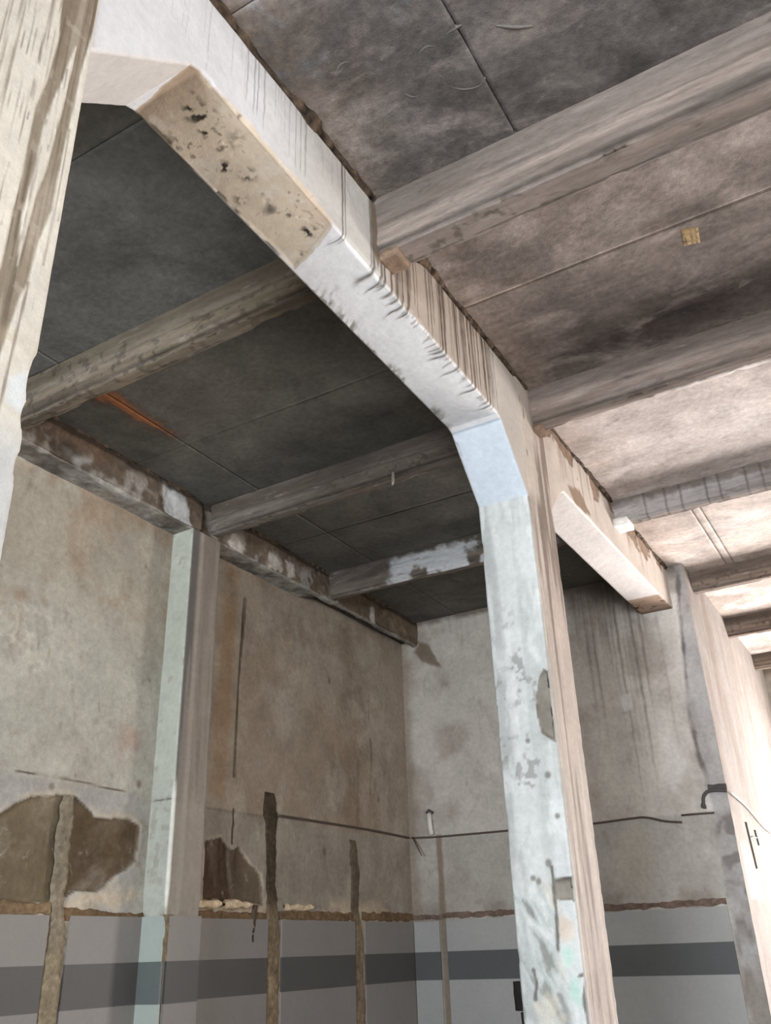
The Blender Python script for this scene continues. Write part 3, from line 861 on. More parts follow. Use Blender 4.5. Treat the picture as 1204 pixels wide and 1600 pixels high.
def near_beam():
    prof = [(1.18, 4.27), (1.225, 4.31), (1.67, 4.745), (1.72, 4.765), (4.60, 4.715), (4.66, 4.695), (5.0, 4.295), (5.03, 4.26)]
    P, zb, nl, nb, nr = beam_grid(prof, 0.0055, XB0, XB1, 0.04, 0.0065, 0.0065)
    y, x, z = P[..., 1], P[..., 0], P[..., 2]
    side = np.zeros(P.shape[1], int)
    side[nl:nl + nb] = 1
    side[nl + nb:] = 2
    S = np.broadcast_to(side, y.shape)
    n1, n2, n3, n4 = fbm(P, 2, 4, 61), fbm(P, 6, 4, 62), fbm(P, 18, 4, 63), fbm(P, 45, 3, 64)
    c = np.broadcast_to(lin(228, 229, 232), P.shape) * (0.94 + 0.12 * n1)[..., None]
    ht = np.where(S == 2, z - zb[:, None], 0)              # height above the arris on the right side
    inb = np.where(S == 1, XB1 - x, 0)                     # distance in from the right arris on the soffit
    # --- right side: duller paint
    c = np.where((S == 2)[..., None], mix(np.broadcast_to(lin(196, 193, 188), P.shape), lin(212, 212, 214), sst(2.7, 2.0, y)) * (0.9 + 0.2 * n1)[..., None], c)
    stain = sst(3.08, 3.3, y) * sst(4.62, 4.45, y)
    c = np.where((S == 2)[..., None], mix(c, lin(170, 156, 143), stain * 0.85), c)
    c = np.where((S == 2)[..., None], mix(c, lin(172, 162, 152), sst(4.45, 4.7, y) * 0.7), c)
    # runs: (y, width, length down from slab incl. the hook along the soffit, strength)
    rr = random.Random(3)
    it = []
    for k in range(74):
        y0 = rr.uniform(3.04, 4.62)
        it.append((y0, rr.uniform(0.004, 0.013), rr.uniform(0.40, 0.62), rr.uniform(0.55, 1.0), rr.uniform(-0.03, 0.03)))
    for y0 in (3.13, 3.17, 3.24, 3.30, 3.36, 3.42, 3.83, 3.87, 4.03, 4.22, 4.27, 4.45, 4.49):
        it.append((y0, rr.uniform(0.012, 0.022), rr.uniform(0.60, 0.70), 1.0, rr.uniform(-0.02, 0.02)))
    for (y0, w, L, k) in ((2.76, 0.009, 0.66, 1.0), (2.785, 0.006, 0.62, 0.9), (3.055, 0.024, 0.70, 0.85), (3.03, 0.012, 0.56, 0.8), (2.05, 0.006, 0.42, 0.55), (2.075, 0.005, 0.4, 0.6), (2.12, 0.005, 0.44, 0.6), (2.00, 0.006, 0.40, 0.5),
                          (2.31, 0.004, 0.42, 0.4), (2.36, 0.004, 0.45, 0.5), (2.40, 0.005, 0.45, 0.5), (2.44, 0.008, 0.44, 0.45), (2.27, 0.003, 0.36, 0.35), (2.2, 0.004, 0.3, 0.3), (1.75, 0.004, 0.5, 0.3)):
        it.append((y0, w, L, k, 0))
    for k in range(26):
        it.append((rr.uniform(1.3, 3.0), rr.uniform(0.002, 0.004), rr.uniform(0.15, 0.5), rr.uniform(0.15, 0.35), 0.0))
    run = np.where(S == 2, (ZC - z), np.where(S == 1, (ZC - zb[:, None]) + inb, 9))
    hook = np.where(S == 1, y - 0.18 * inb - 0.5 * inb * (vnoise(np.stack([y * 7, 0 * y, 0 * y], -1), 8) - 0.5) - 0.004 * np.sin(inb * 45), y)
    a = streak(hook, run, it)
    dark = np.where((S == 1)[..., None], lin(100, 95, 89), lin(84, 71, 61))
    c = mix(c, dark, np.clip(a * (1.0 + 0.8 * (n3 - 0.45)), 0, 1) * 0.96)
    # short brush-like ticks spilling round the arris
    it = [(rr.uniform(3.12, 4.55), rr.uniform(0.005, 0.014), rr.uniform(0.02, 0.10), rr.uniform(0.45, 0.9), 0.0) for k in range(46)]
    tick = streak(y - 0.2 * inb - 0.6 * inb * (vnoise(np.stack([y * 9, 0 * y, 0 * y], -1), 9) - 0.5), np.where(S == 1, inb, 9), it)
    c = mix(c, lin(126, 118, 110), tick * 0.85)
    # unpainted brown end beside the joist
    b = sst(-0.012, 0.012, (S == 2) * poly_sd([(3.03, 5.3), (3.14, 5.3), (3.14, 4.86), (3.10, 4.80), (3.055, 4.85), (3.04, 4.98)], y, z) - 0.3 * (S != 2) + 0.03 * (n3 - 0.5))
    c = mix(c, lin(118, 104, 90), b * 0.85)
    # dark broken strip under the slab
    topd = np.where(S == 2, ZC - z, 9)
    wv = 0.02 + 0.035 * n2 + 0.10 * np.exp(-((y - 3.42) / 0.16) ** 2)
    c = mix(c, lin(74, 62, 52), sst(wv, wv - 0.02, topd) * 0.9)
    # --- soffit: bare tan plaster near the haunch
    tanp = [(1.655, -1.70), (1.715, -2.20), (2.231, -2.20), (2.86, -2.13), (2.80, -2.0), (2.755, -1.883), (2.68, -1.78), (2.60, -1.70)]
    xs_un = np.where(S == 1, x, np.where(S == 2, XB1 + ht, XB0 - (z - zb[:, None])))
    tp = [(1.655, -1.75), (1.715, -2.125), (1.75, -2.14), (2.231, -2.125), (2.55, -2.10), (2.84, -2.10), (2.80, -2.0), (2.755, -1.883), (2.70, -1.79), (2.66, -1.735), (2.45, -1.72), (2.25, -1.735), (2.0, -1.725), (1.82, -1.745)]
    st = poly_sd(tp, y, xs_un) + 0.035 * (n2 - 0.5) + 0.018 * (n3 - 0.5)
    ta = sst(-0.004, 0.006, st)
    tc_ = np.broadcast_to(lin(204, 190, 172), P.shape) * (0.84 + 0.32 * n2)[..., None]
    tc_ = mix(tc_, lin(150, 128, 106), sst(0.25, 0.0, y - 1.68 + 0.1 * (n2 - 0.5)) * 0.7)
    tc_ = mix(tc_, lin(200, 176, 156), sst(2.3, 2.6, y) * sst(-1.85, -1.75, x) * 0.5)
    for (py, px, pr, k) in ((1.86, -1.90, 0.075, 1.0), (1.905, -1.865, 0.05, 1.3), (1.95, -1.92, 0.05, 0.9), (2.14, -1.985, 0.045, 0.9), (2.23, -1.92, 0.055, 0.7), (2.33, -2.04, 0.05, 0.5), (2.35, -1.93, 0.03, 0.6), (2.45, -1.96, 0.05, 0.5), (2.66, -1.885, 0.055, 1.0), (2.52, -1.9, 0.03, 0.4), (1.80, -1.84, 0.03, 0.5), (2.05, -1.84, 0.06, 0.3)):
        q_ = np.hypot(y - py, x - px)
        tc_ = mix(tc_, lin(52, 46, 40), np.clip(1.6 * k * sst(pr * 1.15, 0.0, q_) * sst(0.48, 0.57, n4 * 0.75 + n3 * 0.25), 0, 1) * (S == 1))
    pit = sst(0.64, 0.71, fbm(P, 34, 3, 65)) * sst(0.46, 0.6, n2)
    tc_ = mix(tc_, lin(96, 84, 72), pit * 0.7)
    tc_ = mix(tc_, lin(212, 204, 194), sst(0.55, 0.68, fbm(P, 11, 4, 68)) * 0.5)
    c = mix(c, tc_, ta)
    # thin pale lip along the far arris
    c = mix(c, lin(206, 200, 190), sst(0.016, 0.006, np.where(S == 1, x - XB0, 9)) * sst(2.2, 2.3, y) * 0.8)
    # grey feathered wear along the left arris
    il = np.where(S == 1, x - XB0, 9)
    we = 0
    for (py, rw, rl) in ((3.12, 0.12, 0.17), (3.24, 0.11, 0.12), (3.36, 0.10, 0.10), (3.86, 0.12, 0.08), (3.98, 0.08, 0.07), (4.42, 0.14, 0.10), (4.56, 0.08, 0.08), (3.55, 0.14, 0.04)):
        we = np.maximum(we, sst(1.0, 0.25, np.hypot((y - py + 0.5 * il) / rw, il / rl)))
    brush = fbm(np.stack([y * 20 + x * 16, x * 7 - y * 3, 0 * x], -1), 2.0, 5, 66)
    c = mix(c, lin(164, 162, 156), np.clip(we * sst(0.40, 0.60, brush) * 1.2, 0, 1) * 0.8 * (y > 2.9))
    c = mix(c, lin(122, 118, 110), np.clip(we * sst(0.58, 0.68, brush), 0, 1) * 0.6 * (y > 2.9))
    # haunch by the near column: smooth warm-white plaster; by the middle column: bluish white
    c = np.where(((S == 1) & (y < 1.67))[..., None], lin(200, 196, 192) * (0.95 + 0.1 * n1)[..., None], c)
    c = np.where(((S == 1) & (y > 4.64))[..., None], lin(196, 206, 216) * (0.95 + 0.1 * n1)[..., None], c)
    d = 0.004 * (n2 - 0.5) + 0.003 * (n3 - 0.5)
    d = d - 0.006 * ta * sst(0.0, 0.02, st) + 0.004 * np.clip(a, 0, 1) * (S == 1)
    d = d - 0.004 * ta * (S == 1) * sst(0.62, 0.72, n3) * sst(0.5, 0.6, n2)
    d = d - 0.02 * sst(wv, wv - 0.02, topd) * n3
    ar = np.minimum(np.where(S == 1, np.minimum(x - XB0, XB1 - x), 9), np.where(S == 2, ht, 9))
    d = d - 0.014 * sst(0.55, 0.75, fbm(P, 8, 3, 67)) * sst(0.03, 0.0, ar) * sst(1.6, 1.8, y)
    return P, c, d


BM = empty('main_beam', (XB1, 3.1, 4.72), 'white haunched beam with drip-streaked side, between streaked near column and middle column', 'beam')
P, c, d = near_beam()
sheet('beam_body', P, MT['beam'], BM, c, d, from_centre)


def mortar_joint(x, y0, y1, z, seed, parent, sx=1):
    s = axis_pts(y0, y1, 0.012)
    k = 9
    P = np.zeros((len(s), k, 3))
    th = np.linspace(0, math.pi / 2, k)
    n = fbm(np.stack([s, 0 * s, 0 * s], -1), 4, 4, seed)
    r = 0.010 + 0.034 * n + 0.05 * np.exp(-((s - 3.43) / 0.13) ** 2) * (x > -1.77) + 0.03 * np.exp(-((s - 2.45) / 0.10) ** 2) * (x > -1.77)
    P[..., 1] = s[:, None]
    P[..., 0] = x + sx * (np.cos(th)[None, :] * r[:, None] - 0.008)
    P[..., 2] = z + 0.012 - np.sin(th)[None, :] * r[:, None] * 1.2
    q = fbm(P, 22, 4, seed + 4)
    o = sheet('mortar_joint', P, MT['rubble'], parent, lin(92, 77, 64) * np.clip(2.4 * q - 0.55, 0.08, 2)[..., None], 0.03 * (q - 0.5), (sx, 0, -1))
    return o


mortar_joint(XB1, 1.3, 3.06, ZC, 71, BM)
mortar_joint(XB1, 3.32, 5.22, ZC, 72, BM)


def far_beam():
    x0, x1 = -2.13, -1.79
    prof = [(5.42, 4.26), (5.50, 4.33), (5.88, 4.70), (5.95, 4.735), (8.6, 4.77), (9.3, 4.79)]
    P, zb, nl, nb, nr = beam_grid(prof, 0.011, x0, x1, 0.04, 0.012, 0.010)
    y, x, z = P[..., 1], P[..., 0], P[..., 2]
    side = np.zeros(P.shape[1], int)
    side[nl:nl + nb] = 1
    side[nl + nb:] = 2
    S = np.broadcast_to(side, y.shape)
    n1, n2, n3 = fbm(P, 2, 4, 81), fbm(P, 6, 4, 82), fbm(P, 16, 4, 83)
    c = np.broadcast_to(lin(226, 221, 219), P.shape) * (0.95 + 0.1 * n1)[..., None]
    sidec = np.broadcast_to(lin(184, 174, 165), P.shape) * (0.85 + 0.3 * n2)[..., None]
    rr = random.Random(9)
    it = [(rr.uniform(5.9, 9.1), rr.uniform(0.01, 0.03), rr.uniform(0.2, 0.5), rr.uniform(0.2, 0.55), 0) for k in range(40)]
    sidec = mix(sidec, lin(128, 106, 90), streak(y, ZC - z, it) * 1.4)
    wv = 0.03 + 0.30 * sst(0.35, 0.75, 0.5 * n2 + 0.5 * fbm(P, 3.2, 4, 87)) + 0.05 * (n3 - 0.5)
    sidec = mix(sidec, lin(120, 96, 76), sst(wv, wv - 0.03, ZC - z) * 0.85)
    sidec = mix(sidec, lin(126, 104, 84), sst(-0.02, 0.02, poly_sd(F['fb_patch'], y, z) + 0.05 * (n3 - 0.5)) * 0.9)
    c = np.where((S == 2)[..., None], sidec, c)
    tn = sst(8.68, 8.72, y + 0.05 * (n3 - 0.5)) * (S != 2)
    c = mix(c, lin(176, 150, 130), tn * 0.95)
    c = mix(c, lin(70, 50, 40), tn * sst(0.53, 0.64, n3) * sst(0.25, 0.05, np.abs(y - 9.0)))
    c = mix(c, lin(110, 90, 78), sst(9.12, 9.22, y) * 0.7 * (S != 2))
    d = 0.004 * (n2 - 0.5) + 0.003 * (n3 - 0.5) - 0.02 * sst(wv, wv - 0.03, ZC - z) * n3 * (S == 2)
    return P, c, d


BF = empty('main_beam', (-1.79, 7.4, 4.74), 'far pale beam with tan end, from the middle column to the back wall', 'beam')
P, c, d = far_beam()
sheet('beam_body', P, MT['beam'], BF, c, d, from_centre)
mortar_joint(-1.79, 5.5, 7.36, ZC, 73, BF)
mortar_joint(-1.79, 7.55, 9.26, ZC, 74, BF)

# ------------------------------------------------------------------ MIDDLE COLUMN
def mid_column():
    x0, x1, y0, y1 = XB0, XB1, 5.0, 5.48
    P, dc, sid = prism([(x0, y0), (x1, y0), (x1, y1), (x0, y1)], [0.0075, 0.0075, 0.06, 0.06], 2, -0.05, ZC + 0.03, 0.009, 0.010)
    x, y, z = P[..., 0], P[..., 1], P[..., 2]
    n1, n2, n3, n4 = fbm(P, 2, 4, 91), fbm(P, 6, 4, 92), fbm(P, 18, 4, 93), fbm(P, 8, 4, 94, (1.4, 1.4, 0.12))
    c = np.broadcast_to(lin(194, 197, 196), P.shape) * (0.92 + 0.16 * n1)[..., None]
    u = x - x0
    fr = sid == 0
    # worn left margin and long vertical scuffs
    c = mix(c, lin(160, 164, 162), sst(0.06, 0.02, np.abs(u - 0.045 - 0.02 * (n2 - 0.5))) * sst(0.42, 0.56, n4) * 0.75 * fr)
    c = mix(c, lin(170, 174, 172), sst(0.5, 0.64, n4) * 0.55 * fr)
    c = mix(c, lin(140, 142, 138), sst(0.54, 0.64, fbm(P, 26, 3, 98)) * sst(0.48, 0.6, n2) * fr * sst(0.9, 0.3, np.abs(z - 2.85)) * 0.8)
    c = mix(c, lin(214, 216, 215), sst(0.54, 0.68, fbm(P, 10, 4, 99, (1.2, 1.2, 0.4))) * 0.5 * fr)
    # scraped plaster near the bottom
    sc = sst(2.02, 1.9, z + 0.3 * (n2 - 0.5)) * fr * sst(0.30, 0.22, u)
    diag = fbm(np.stack([(x + 0.6 * z) * 22, (z - 0.6 * x) * 7, 0 * x], -1), 1.0, 4, 95)
    c = mix(c, lin(176, 182, 180), sc * sst(0.45, 0.55, diag) * 0.8)
    c = mix(c, lin(130, 130, 124), sc * sst(0.60, 0.72, diag) * 0.8)
    c = mix(c, lin(206, 196, 180), sc * sst(0.55, 0.66, n2) * 0.5)
    c = mix(c, lin(170, 205, 192), sst(0.05, 0.02, np.hypot((x + 1.81) * 1.2, (z - 1.40) * 0.5) + 0.04 * (n3 - 0.5)) * 0.75 * fr)
    c = mix(c, lin(170, 205, 192), sst(0.05, 0.02, np.hypot((x + 1.83) * 1.0, (z - 1.56) * 0.6) + 0.05 * (n3 - 0.5)) * 0.6 * fr)
    c = mix(c, lin(205, 178, 150), sst(0.06, 0.02, np.hypot((x + 1.83) * 1.0, (z - 1.68) * 0.6) + 0.05 * (n3 - 0.5)) * 0.5 * fr)
    for ln in ('crack_l', 'crack_r', 'crack_m'):
        c = mix(c, lin(96, 94, 88), sst(0.014, 0.004, line_d(F[ln], x, z) + 0.016 * (n3 - 0.5)) * fr * 0.9)
    for (px, pz, pr) in ((-1.93, 2.70, 0.02), (-1.83, 2.49, 0.026), (-1.88, 2.02, 0.025), (-1.98, 1.95, 0.02), (-1.95, 1.93, 0.02), (-1.80, 2.26, 0.02)):
        c = mix(c, lin(110, 106, 98), sst(pr, pr * 0.3, np.hypot(x - px, (z - pz) * 0.9) + 0.02 * (n3 - 0.5)) * fr * 0.8)
    sa = np.where(fr, poly_sd(F['patch_a'], x, z), -0.3) + 0.012 * (n3 - 0.5)
    sb = np.where(fr, poly_sd(F['patch_b'], x, z), -0.3) + 0.012 * (n3 - 0.5)
    s = np.maximum(sa, sb)
    c = mix(c, lin(168, 170, 168), sst(-0.05, -0.01, sa) * sst(0.45, 0.6, n3) * 0.7 * fr)
    c = mix(c, lin(128, 123, 114) * (0.45 + 0.6 * n2 + 0.5 * n3)[..., None], sst(-0.002, 0.005, s))
    c = mix(c, lin(84, 80, 73), sst(1.905, 1.935, z + 0.03 * (n3 - 0.5)) * sst(0, 0.005, sb) * 0.8)  # shading put into the colour along the top of the lower patch
    c = mix(c, lin(92, 88, 80), sst(0.03, 0.008, sa) * sst(0, 0.005, sa) * sst(0.4, 0.6, n3) * 0.7)  # dark rim painted inside the upper patch, shading it for depth
    # right face: unpainted, pinkish brown with long runs
    rt = sid == 1
    v = y - y0
    side = np.broadcast_to(lin(164, 152, 143), P.shape) * (0.86 + 0.28 * n1)[..., None]
    side = mix(side, lin(112, 98, 88), sst(0.46, 0.6, n4) * 0.85)
    side = mix(side, lin(188, 178, 168), sst(0.58, 0.7, fbm(P, 9, 4, 96, (1.4, 1.6, 0.1))) * 0.6)
    side = mix(side, lin(120, 100, 86), sst(0.02, 0.0, np.abs(v - 0.20 - 0.02 * np.sin(z * 1.7))) * 0.6)
    side = mix(side, lin(196, 196, 190), sst(0.05, 0.02, v + 0.04 * (n3 - 0.5)) * sst(4.4, 4.0, z) * 0.55)
    head = sst(4.25, 4.4, z) * sst(0.26, 0.22, v + 0.05 * (n3 - 0.5))
    side = mix(side, lin(186, 176, 166) * (0.85 + 0.3 * n2)[..., None], head * 0.85)
    for (py, pz, rw, rl) in ((5.10, 4.98, 0.02, 0.06), (5.08, 4.65, 0.02, 0.04), (5.05, 5.08, 0.012, 0.05)):
        side = mix(side, lin(108, 98, 90), sst(1.0, 0.3, np.hypot((y - py) / rw, (z - pz) / rl) + (n3 - 0.5)) * 0.8)
    c = np.where(rt[..., None], side, c)
    d = 0.003 * (n2 - 0.5) + 0.003 * (n3 - 0.5) - 0.016 * sst(0, 0.012, s)
    d = d - 0.006 * sc * sst(0.55, 0.7, diag) + 0.006 * (n4 - 0.5) * rt
    d = d + chips(P, dc, 0.012, 97, 0.02, 7)
    return P, c, d


CM = empty('concrete_column', (-1.93, 5.24, 0), 'bluish-white middle column with grey plaster patches', 'column')
P, c, d = mid_column()
sheet('column_shaft', P, MT['column'], CM, c, d, from_centre, closed=True, caps=True)

# ------------------------------------------------------------------ NEAR COLUMN
def near_column():
    x0, x1, y0, y1 = XB0, -1.745, 0.74, 1.22
    P, dc, sid = prism([(x0, y0), (x1, y0), (x1, y1), (x0, y1)], [0.06, 0.005, 0.012, 0.06], 2, -0.05, ZC + 0.03, 0.008, 0.008)
    x, y, z = P[..., 0], P[..., 1], P[..., 2]
    n1, n2, n3 = fbm(P, 2, 4, 111), fbm(P, 7, 4, 112), fbm(P, 22, 4, 113)
    n4 = fbm(P, 22, 4, 114, (1.4, 2.2, 0.06))
    n5 = fbm(P, 46, 3, 115, (1.4, 2.2, 0.05))
    c = np.broadcast_to(lin(206, 201, 190), P.shape) * (0.93 + 0.14 * n1)[..., None]
    rt = sid == 1
    c = mix(c, lin(122, 112, 98), sst(0.58, 0.68, n5) * sst(0.55, 0.75, n4 + 0.2 * sst(3.6, 4.2, z)) * sst(1.1, 1.0, y) * 0.6 * rt)
    c = mix(c, lin(150, 142, 128), sst(0.62, 0.72, n4) * 0.35 * rt * sst(1.12, 1.02, y))
    rr = random.Random(21)
    hair = []
    for k in range(80):
        z1 = rr.choice([rr.uniform(3.6, 5.0), rr.uniform(3.9, 5.2)])
        hair.append((rr.choice([rr.uniform(0.80, 1.08), rr.uniform(0.80, 1.08), rr.uniform(1.10, 1.215)]), rr.uniform(0.0009, 0.0024), z1, rr.uniform(0.15, 0.9), rr.uniform(0.3, 0.85)))
    al = np.zeros(y.shape)
    for (h0, hw, z1, hl, hk) in hair:
        s_ = rt & (np.abs(y - h0) < 0.02) & (z < z1) & (z > z1 - hl)
        if s_.any():
            cc = h0 + 0.003 * np.sin(z[s_] * 7 + h0 * 50)
            f_ = (z1 - z[s_]) / hl
            al[s_] = np.maximum(al[s_], hk * np.exp(-((y[s_] - cc) / (hw * (1.2 - 0.7 * f_))) ** 2) * sst(0.30, 0.5, vnoise(P[s_] * np.array([40, 60, 14.0]), 5)))
    c = mix(c, lin(104, 94, 82), al)
    sb = np.where(rt, poly_sd(F['band'], y, z), -0.3) + 0.004 * (n5 - 0.5) + 0.004 * (n3 - 0.5)
    sw = poly_sd(F['wedge'], y, z) + 0.006 * (n5 - 0.5)
    band = sst(-0.003, 0.004, sb) * sst(0.002, -0.004, sw)
    bc = np.broadcast_to(lin(134, 122, 106), P.shape) * (0.7 + 0.6 * n5)[..., None]
    bc = mix(bc, lin(116, 100, 82), sst(4.0, 4.3, z) * 0.6)
    bc = mix(bc, lin(164, 154, 140), sst(0.56, 0.66, n5) * 0.55)
    bc = mix(bc, lin(92, 80, 66), sst(0.42, 0.34, n5) * 0.7)
    bc = mix(bc, lin(176, 168, 154), sst(0.60, 0.68, n3) * 0.35)
    c = mix(c, bc, band * 0.95)
    c = mix(c, lin(120, 110, 98), sst(0.006, 0.002, line_d([(1.152, 3.267), (1.143, 3.05), (1.135, 2.80), (1.14, 2.5)], y, z)) * rt * 0.8)
    c = mix(c, lin(128, 118, 104), sst(0.004, 0.001, line_d([(1.192, 3.9), (1.19, 3.6), (1.188, 3.35)], y, z)) * rt * 0.7)
    c = mix(c, lin(172, 158, 134), sst(3.12, 3.02, z) * sst(2.96, 3.02, z) * sst(0.4, 0.6, n2) * rt * 0.7)
    c = mix(c, lin(206, 212, 216), sst(-0.01, 0.01, poly_sd([(1.149, 2.95), (1.2, 3.0), (1.23, 2.95), (1.23, 2.86), (1.15, 2.88)], y, z) + 0.02 * (n3 - 0.5)) * rt * 0.8)
    c = mix(c, lin(178, 182, 184), sst(2.9, 2.7, z) * 0.8)
    ch = np.maximum.reduce([sst(1, 0.2, np.hypot((z - 2.98) / 0.10, (y - 1.225) / 0.03)), sst(1, 0.2, np.hypot((z - 2.87) / 0.06, (y - 1.225) / 0.03)), sst(1, 0.2, np.hypot((z - 2.72) / 0.05, (y - 1.225) / 0.02))]) * (0.5 + n2)
    ch = np.clip(ch, 0, 1) * (z < 3.2)
    c = mix(c, lin(112, 100, 86), sst(0.15, 0.4, ch) * 0.9)
    d = 0.0015 * (n2 - 0.5) + 0.0015 * (n3 - 0.5) - 0.003 * band - 0.03 * ch * sst(0.05, 0.0, 1.225 - y)
    return P, c, d


CN = empty('concrete_column', (-1.93, 0.98, 0), 'cream near column with a long dark brown streak at the left edge', 'column')
P, c, d = near_column()
sheet('column_shaft', P, MT['column'], CN, c, d, from_centre, closed=True, caps=True)


# ------------------------------------------------------------------ LEFT PILASTER
def pilaster():
    P, dc, sid = prism([(XW - 0.03, YP0), (XE, YP0), (XE, YP1), (XW - 0.03, YP1)], [0.010, 0.010, 0.03, 0.1], 2, 1.86, 4.96, 0.011, 0.010)
    x, y, z = P[..., 0], P[..., 1], P[..., 2]
    n1, n2, n3 = fbm(P, 2, 4, 121), fbm(P, 6, 4, 122), fbm(P, 16, 4, 123)
    n4 = fbm(P, 9, 4, 124, (1.5, 1.5, 0.1))
    c = np.broadcast_to(lin(166, 169, 159), P.shape) * (0.88 + 0.24 * n2)[..., None]
    c = mix(c, lin(156, 158, 150), sst(2.9, 2.6, z) * 0.6)
    c = mix(c, lin(140, 136, 124), sst(0.56, 0.7, n3) * sst(0.45, 0.6, n2) * 0.6)
    rt = sid == 1
    side = np.broadcast_to(lin(118, 109, 100), P.shape) * (0.88 + 0.24 * n1)[..., None]
    side = mix(side, lin(84, 82, 80), sst(0.055, 0.035, np.abs(y - YP0 - 0.04)) * 0.8)
    side = mix(side, lin(150, 143, 134), sst(0.03, 0.015, np.abs(y - YP0 - 0.125)) * 0.6)
    side = mix(side, lin(140, 131, 121), sst(0.5, 0.65, n4) * 0.5)
    side = mix(side, lin(108, 100, 92), sst(0.03, 0.0, YP1 - y + 0.02 * (n3 - 0.5)) * 0.7)
    side = mix(side, lin(140, 133, 122), sst(2.9, 2.5, z) * 0.5)
    c = np.where(rt[..., None], side, c)
    c = mix(c, lin(92, 84, 74), sst(0.012, 0.003, np.abs(z - 2.70 + 0.02 * (n2 - 0.5)) + 0.012 * (n3 - 0.5)) * sst(0.42, 0.55, n2) * 0.9)
    c = mix(c, lin(214, 214, 206), sst(0.03, 0.012, np.hypot(x - XE, y - YP0)) * sst(2.9, 2.7, z) * 0.8)
    low = sst(2.05, 1.92, z + 0.1 * (n3 - 0.5))
    c = mix(c, lin(128, 120, 104), low * sst(0.4, 0.6, n2) * 0.8)
    d = 0.004 * (n2 - 0.5) + 0.003 * (n3 - 0.5) - 0.02 * low * n3 + chips(P, dc, 0.010, 125, 0.025, 6)
    return P, c, d


PIL = empty('wall_pilaster', (XE, 5.37, 0), 'shallow pale pilaster dividing the left wall', 'pilaster')
P, c, d = pilaster()
sheet('pilaster_shaft', P, MT['column'], PIL, c, d, from_centre, closed=True, caps=True)


# ------------------------------------------------------------------ EDGE BEAMS ALONG THE LEFT WALL
def edge_beam(y0, y1, seed, broken):
    zb = 4.955
    P, dc, sid = prism([(XW - 0.06, zb), (XE, zb), (XE, ZC + 0.03), (XW - 0.06, ZC + 0.03)], [0.012, 0.012, 0.1, 0.1], 1, y0, y1, 0.012, 0.012)
    x, y, z = P[..., 0], P[..., 1], P[..., 2]
    n1, n2, n3 = fbm(P, 1.6, 4, seed), fbm(P, 4.5, 5, seed + 1), fbm(P, 15, 4, seed + 2)
    c = np.broadcast_to(lin(98, 86, 74), P.shape) * (0.7 + 0.6 * n3)[..., None]
    soff = sid == 0
    c = np.where(soff[..., None], lin(140, 136, 128) * (0.6 + 0.8 * n3)[..., None], c)
    c = mix(c, lin(170, 170, 166), sst(0.47, 0.62, 0.6 * n2 + 0.4 * n3) * sst(5.22, 5.08, z + 0.14 * (n1 - 0.5)) * 0.4)
    c = mix(c, lin(112, 88, 70), sst(0.5, 0.64, fbm(P, 3, 4, seed + 6)) * sst(5.05, 5.12, z) * 0.6)
    c = mix(c, lin(64, 56, 48), sst(0.54, 0.68, fbm(P, 3.2, 4, seed + 4)) * 0.65)
    if not broken:
        c = mix(c, lin(176, 178, 178), sst(-0.02, 0.03, poly_sd([(4.78, 5.24), (5.02, 5.22), (5.2, 5.0), (5.2, 4.955), (4.85, 4.955), (4.80, 5.1)], y, z) + 0.1 * (n3 - 0.5)) * 0.8 * (sid == 1))
    gap = np.zeros(x.shape)
    if broken:
        gap = soff * sst(7.0, 7.4, y) * sst(-4.93, -4.99, x + 0.06 * (n2 - 0.5))
        c = mix(c, lin(40, 34, 28), gap * 0.85)
        c = mix(c, lin(104, 90, 74) * (0.7 + 0.6 * n3)[..., None], sst(7.1, 7.5, y) * (sid == 1) * 0.8)
        for (py, r) in ((5.75, 0.16), (6.35, 0.15), (6.62, 0.10), (7.4, 0.09), (8.2, 0.08)):
            c = mix(c, lin(184, 176, 168), sst(1.0, 0.55, np.hypot((y - py) / r, (z - 5.05) / 0.12) + 1.2 * (n3 - 0.5)) * 0.85 * (sid == 1))
    wv = 0.05 * n2 + 0.02
    c = mix(c, lin(50, 43, 37), sst(wv + 0.02, wv, ZC - z) * 0.8 * (sid == 1))
    d = 0.02 * (n2 - 0.5) + 0.016 * (n3 - 0.5) - 0.07 * gap
    d = d - 0.03 * sst(0.5, 0.7, fbm(P, 3.2, 4, seed + 4)) * (sid == 1)
    d = d + chips(P, dc, 0.03, seed + 7, 0.05, 5)
    return P, c, d


for (y0, y1, seed, br, lab) in ((-2.5, 5.30, 131, False, 'crumbling edge beam on the left wall before the pilaster'),
                                (5.33, 9.27, 141, True, 'broken edge beam on the left wall between pilaster and back corner')):
    E_ = empty('edge_beam', (XE, (y0 + y1) / 2, 4.955), lab, 'beam')
    P, c, d = edge_beam(y0, y1, seed, br)
    sheet('beam_body', P, MT['rubble'], E_, c, d, from_centre, closed=True, caps=True)
    mortar_joint(XE - 0.005, y0 + 0.05, y1 - 0.1, ZC, seed + 5, E_)

# ------------------------------------------------------------------ WALL PIECES: chases, dado, ledge
on_left = lambda u, s, dep: np.stack([XW + dep, u + 0 * s, s + 0 * u], -1)             # vertical band on the left wall
on_left_h = lambda u, s, dep: np.stack([XW + dep, s + 0 * u, u + 0 * s], -1)           # horizontal band
on_back_h = lambda u, s, dep: np.stack([s + 0 * u, YB - dep, u + 0 * s], -1)
on_back = lambda u, s, dep: np.stack([u + 0 * s, YB - dep, s + 0 * u], -1)

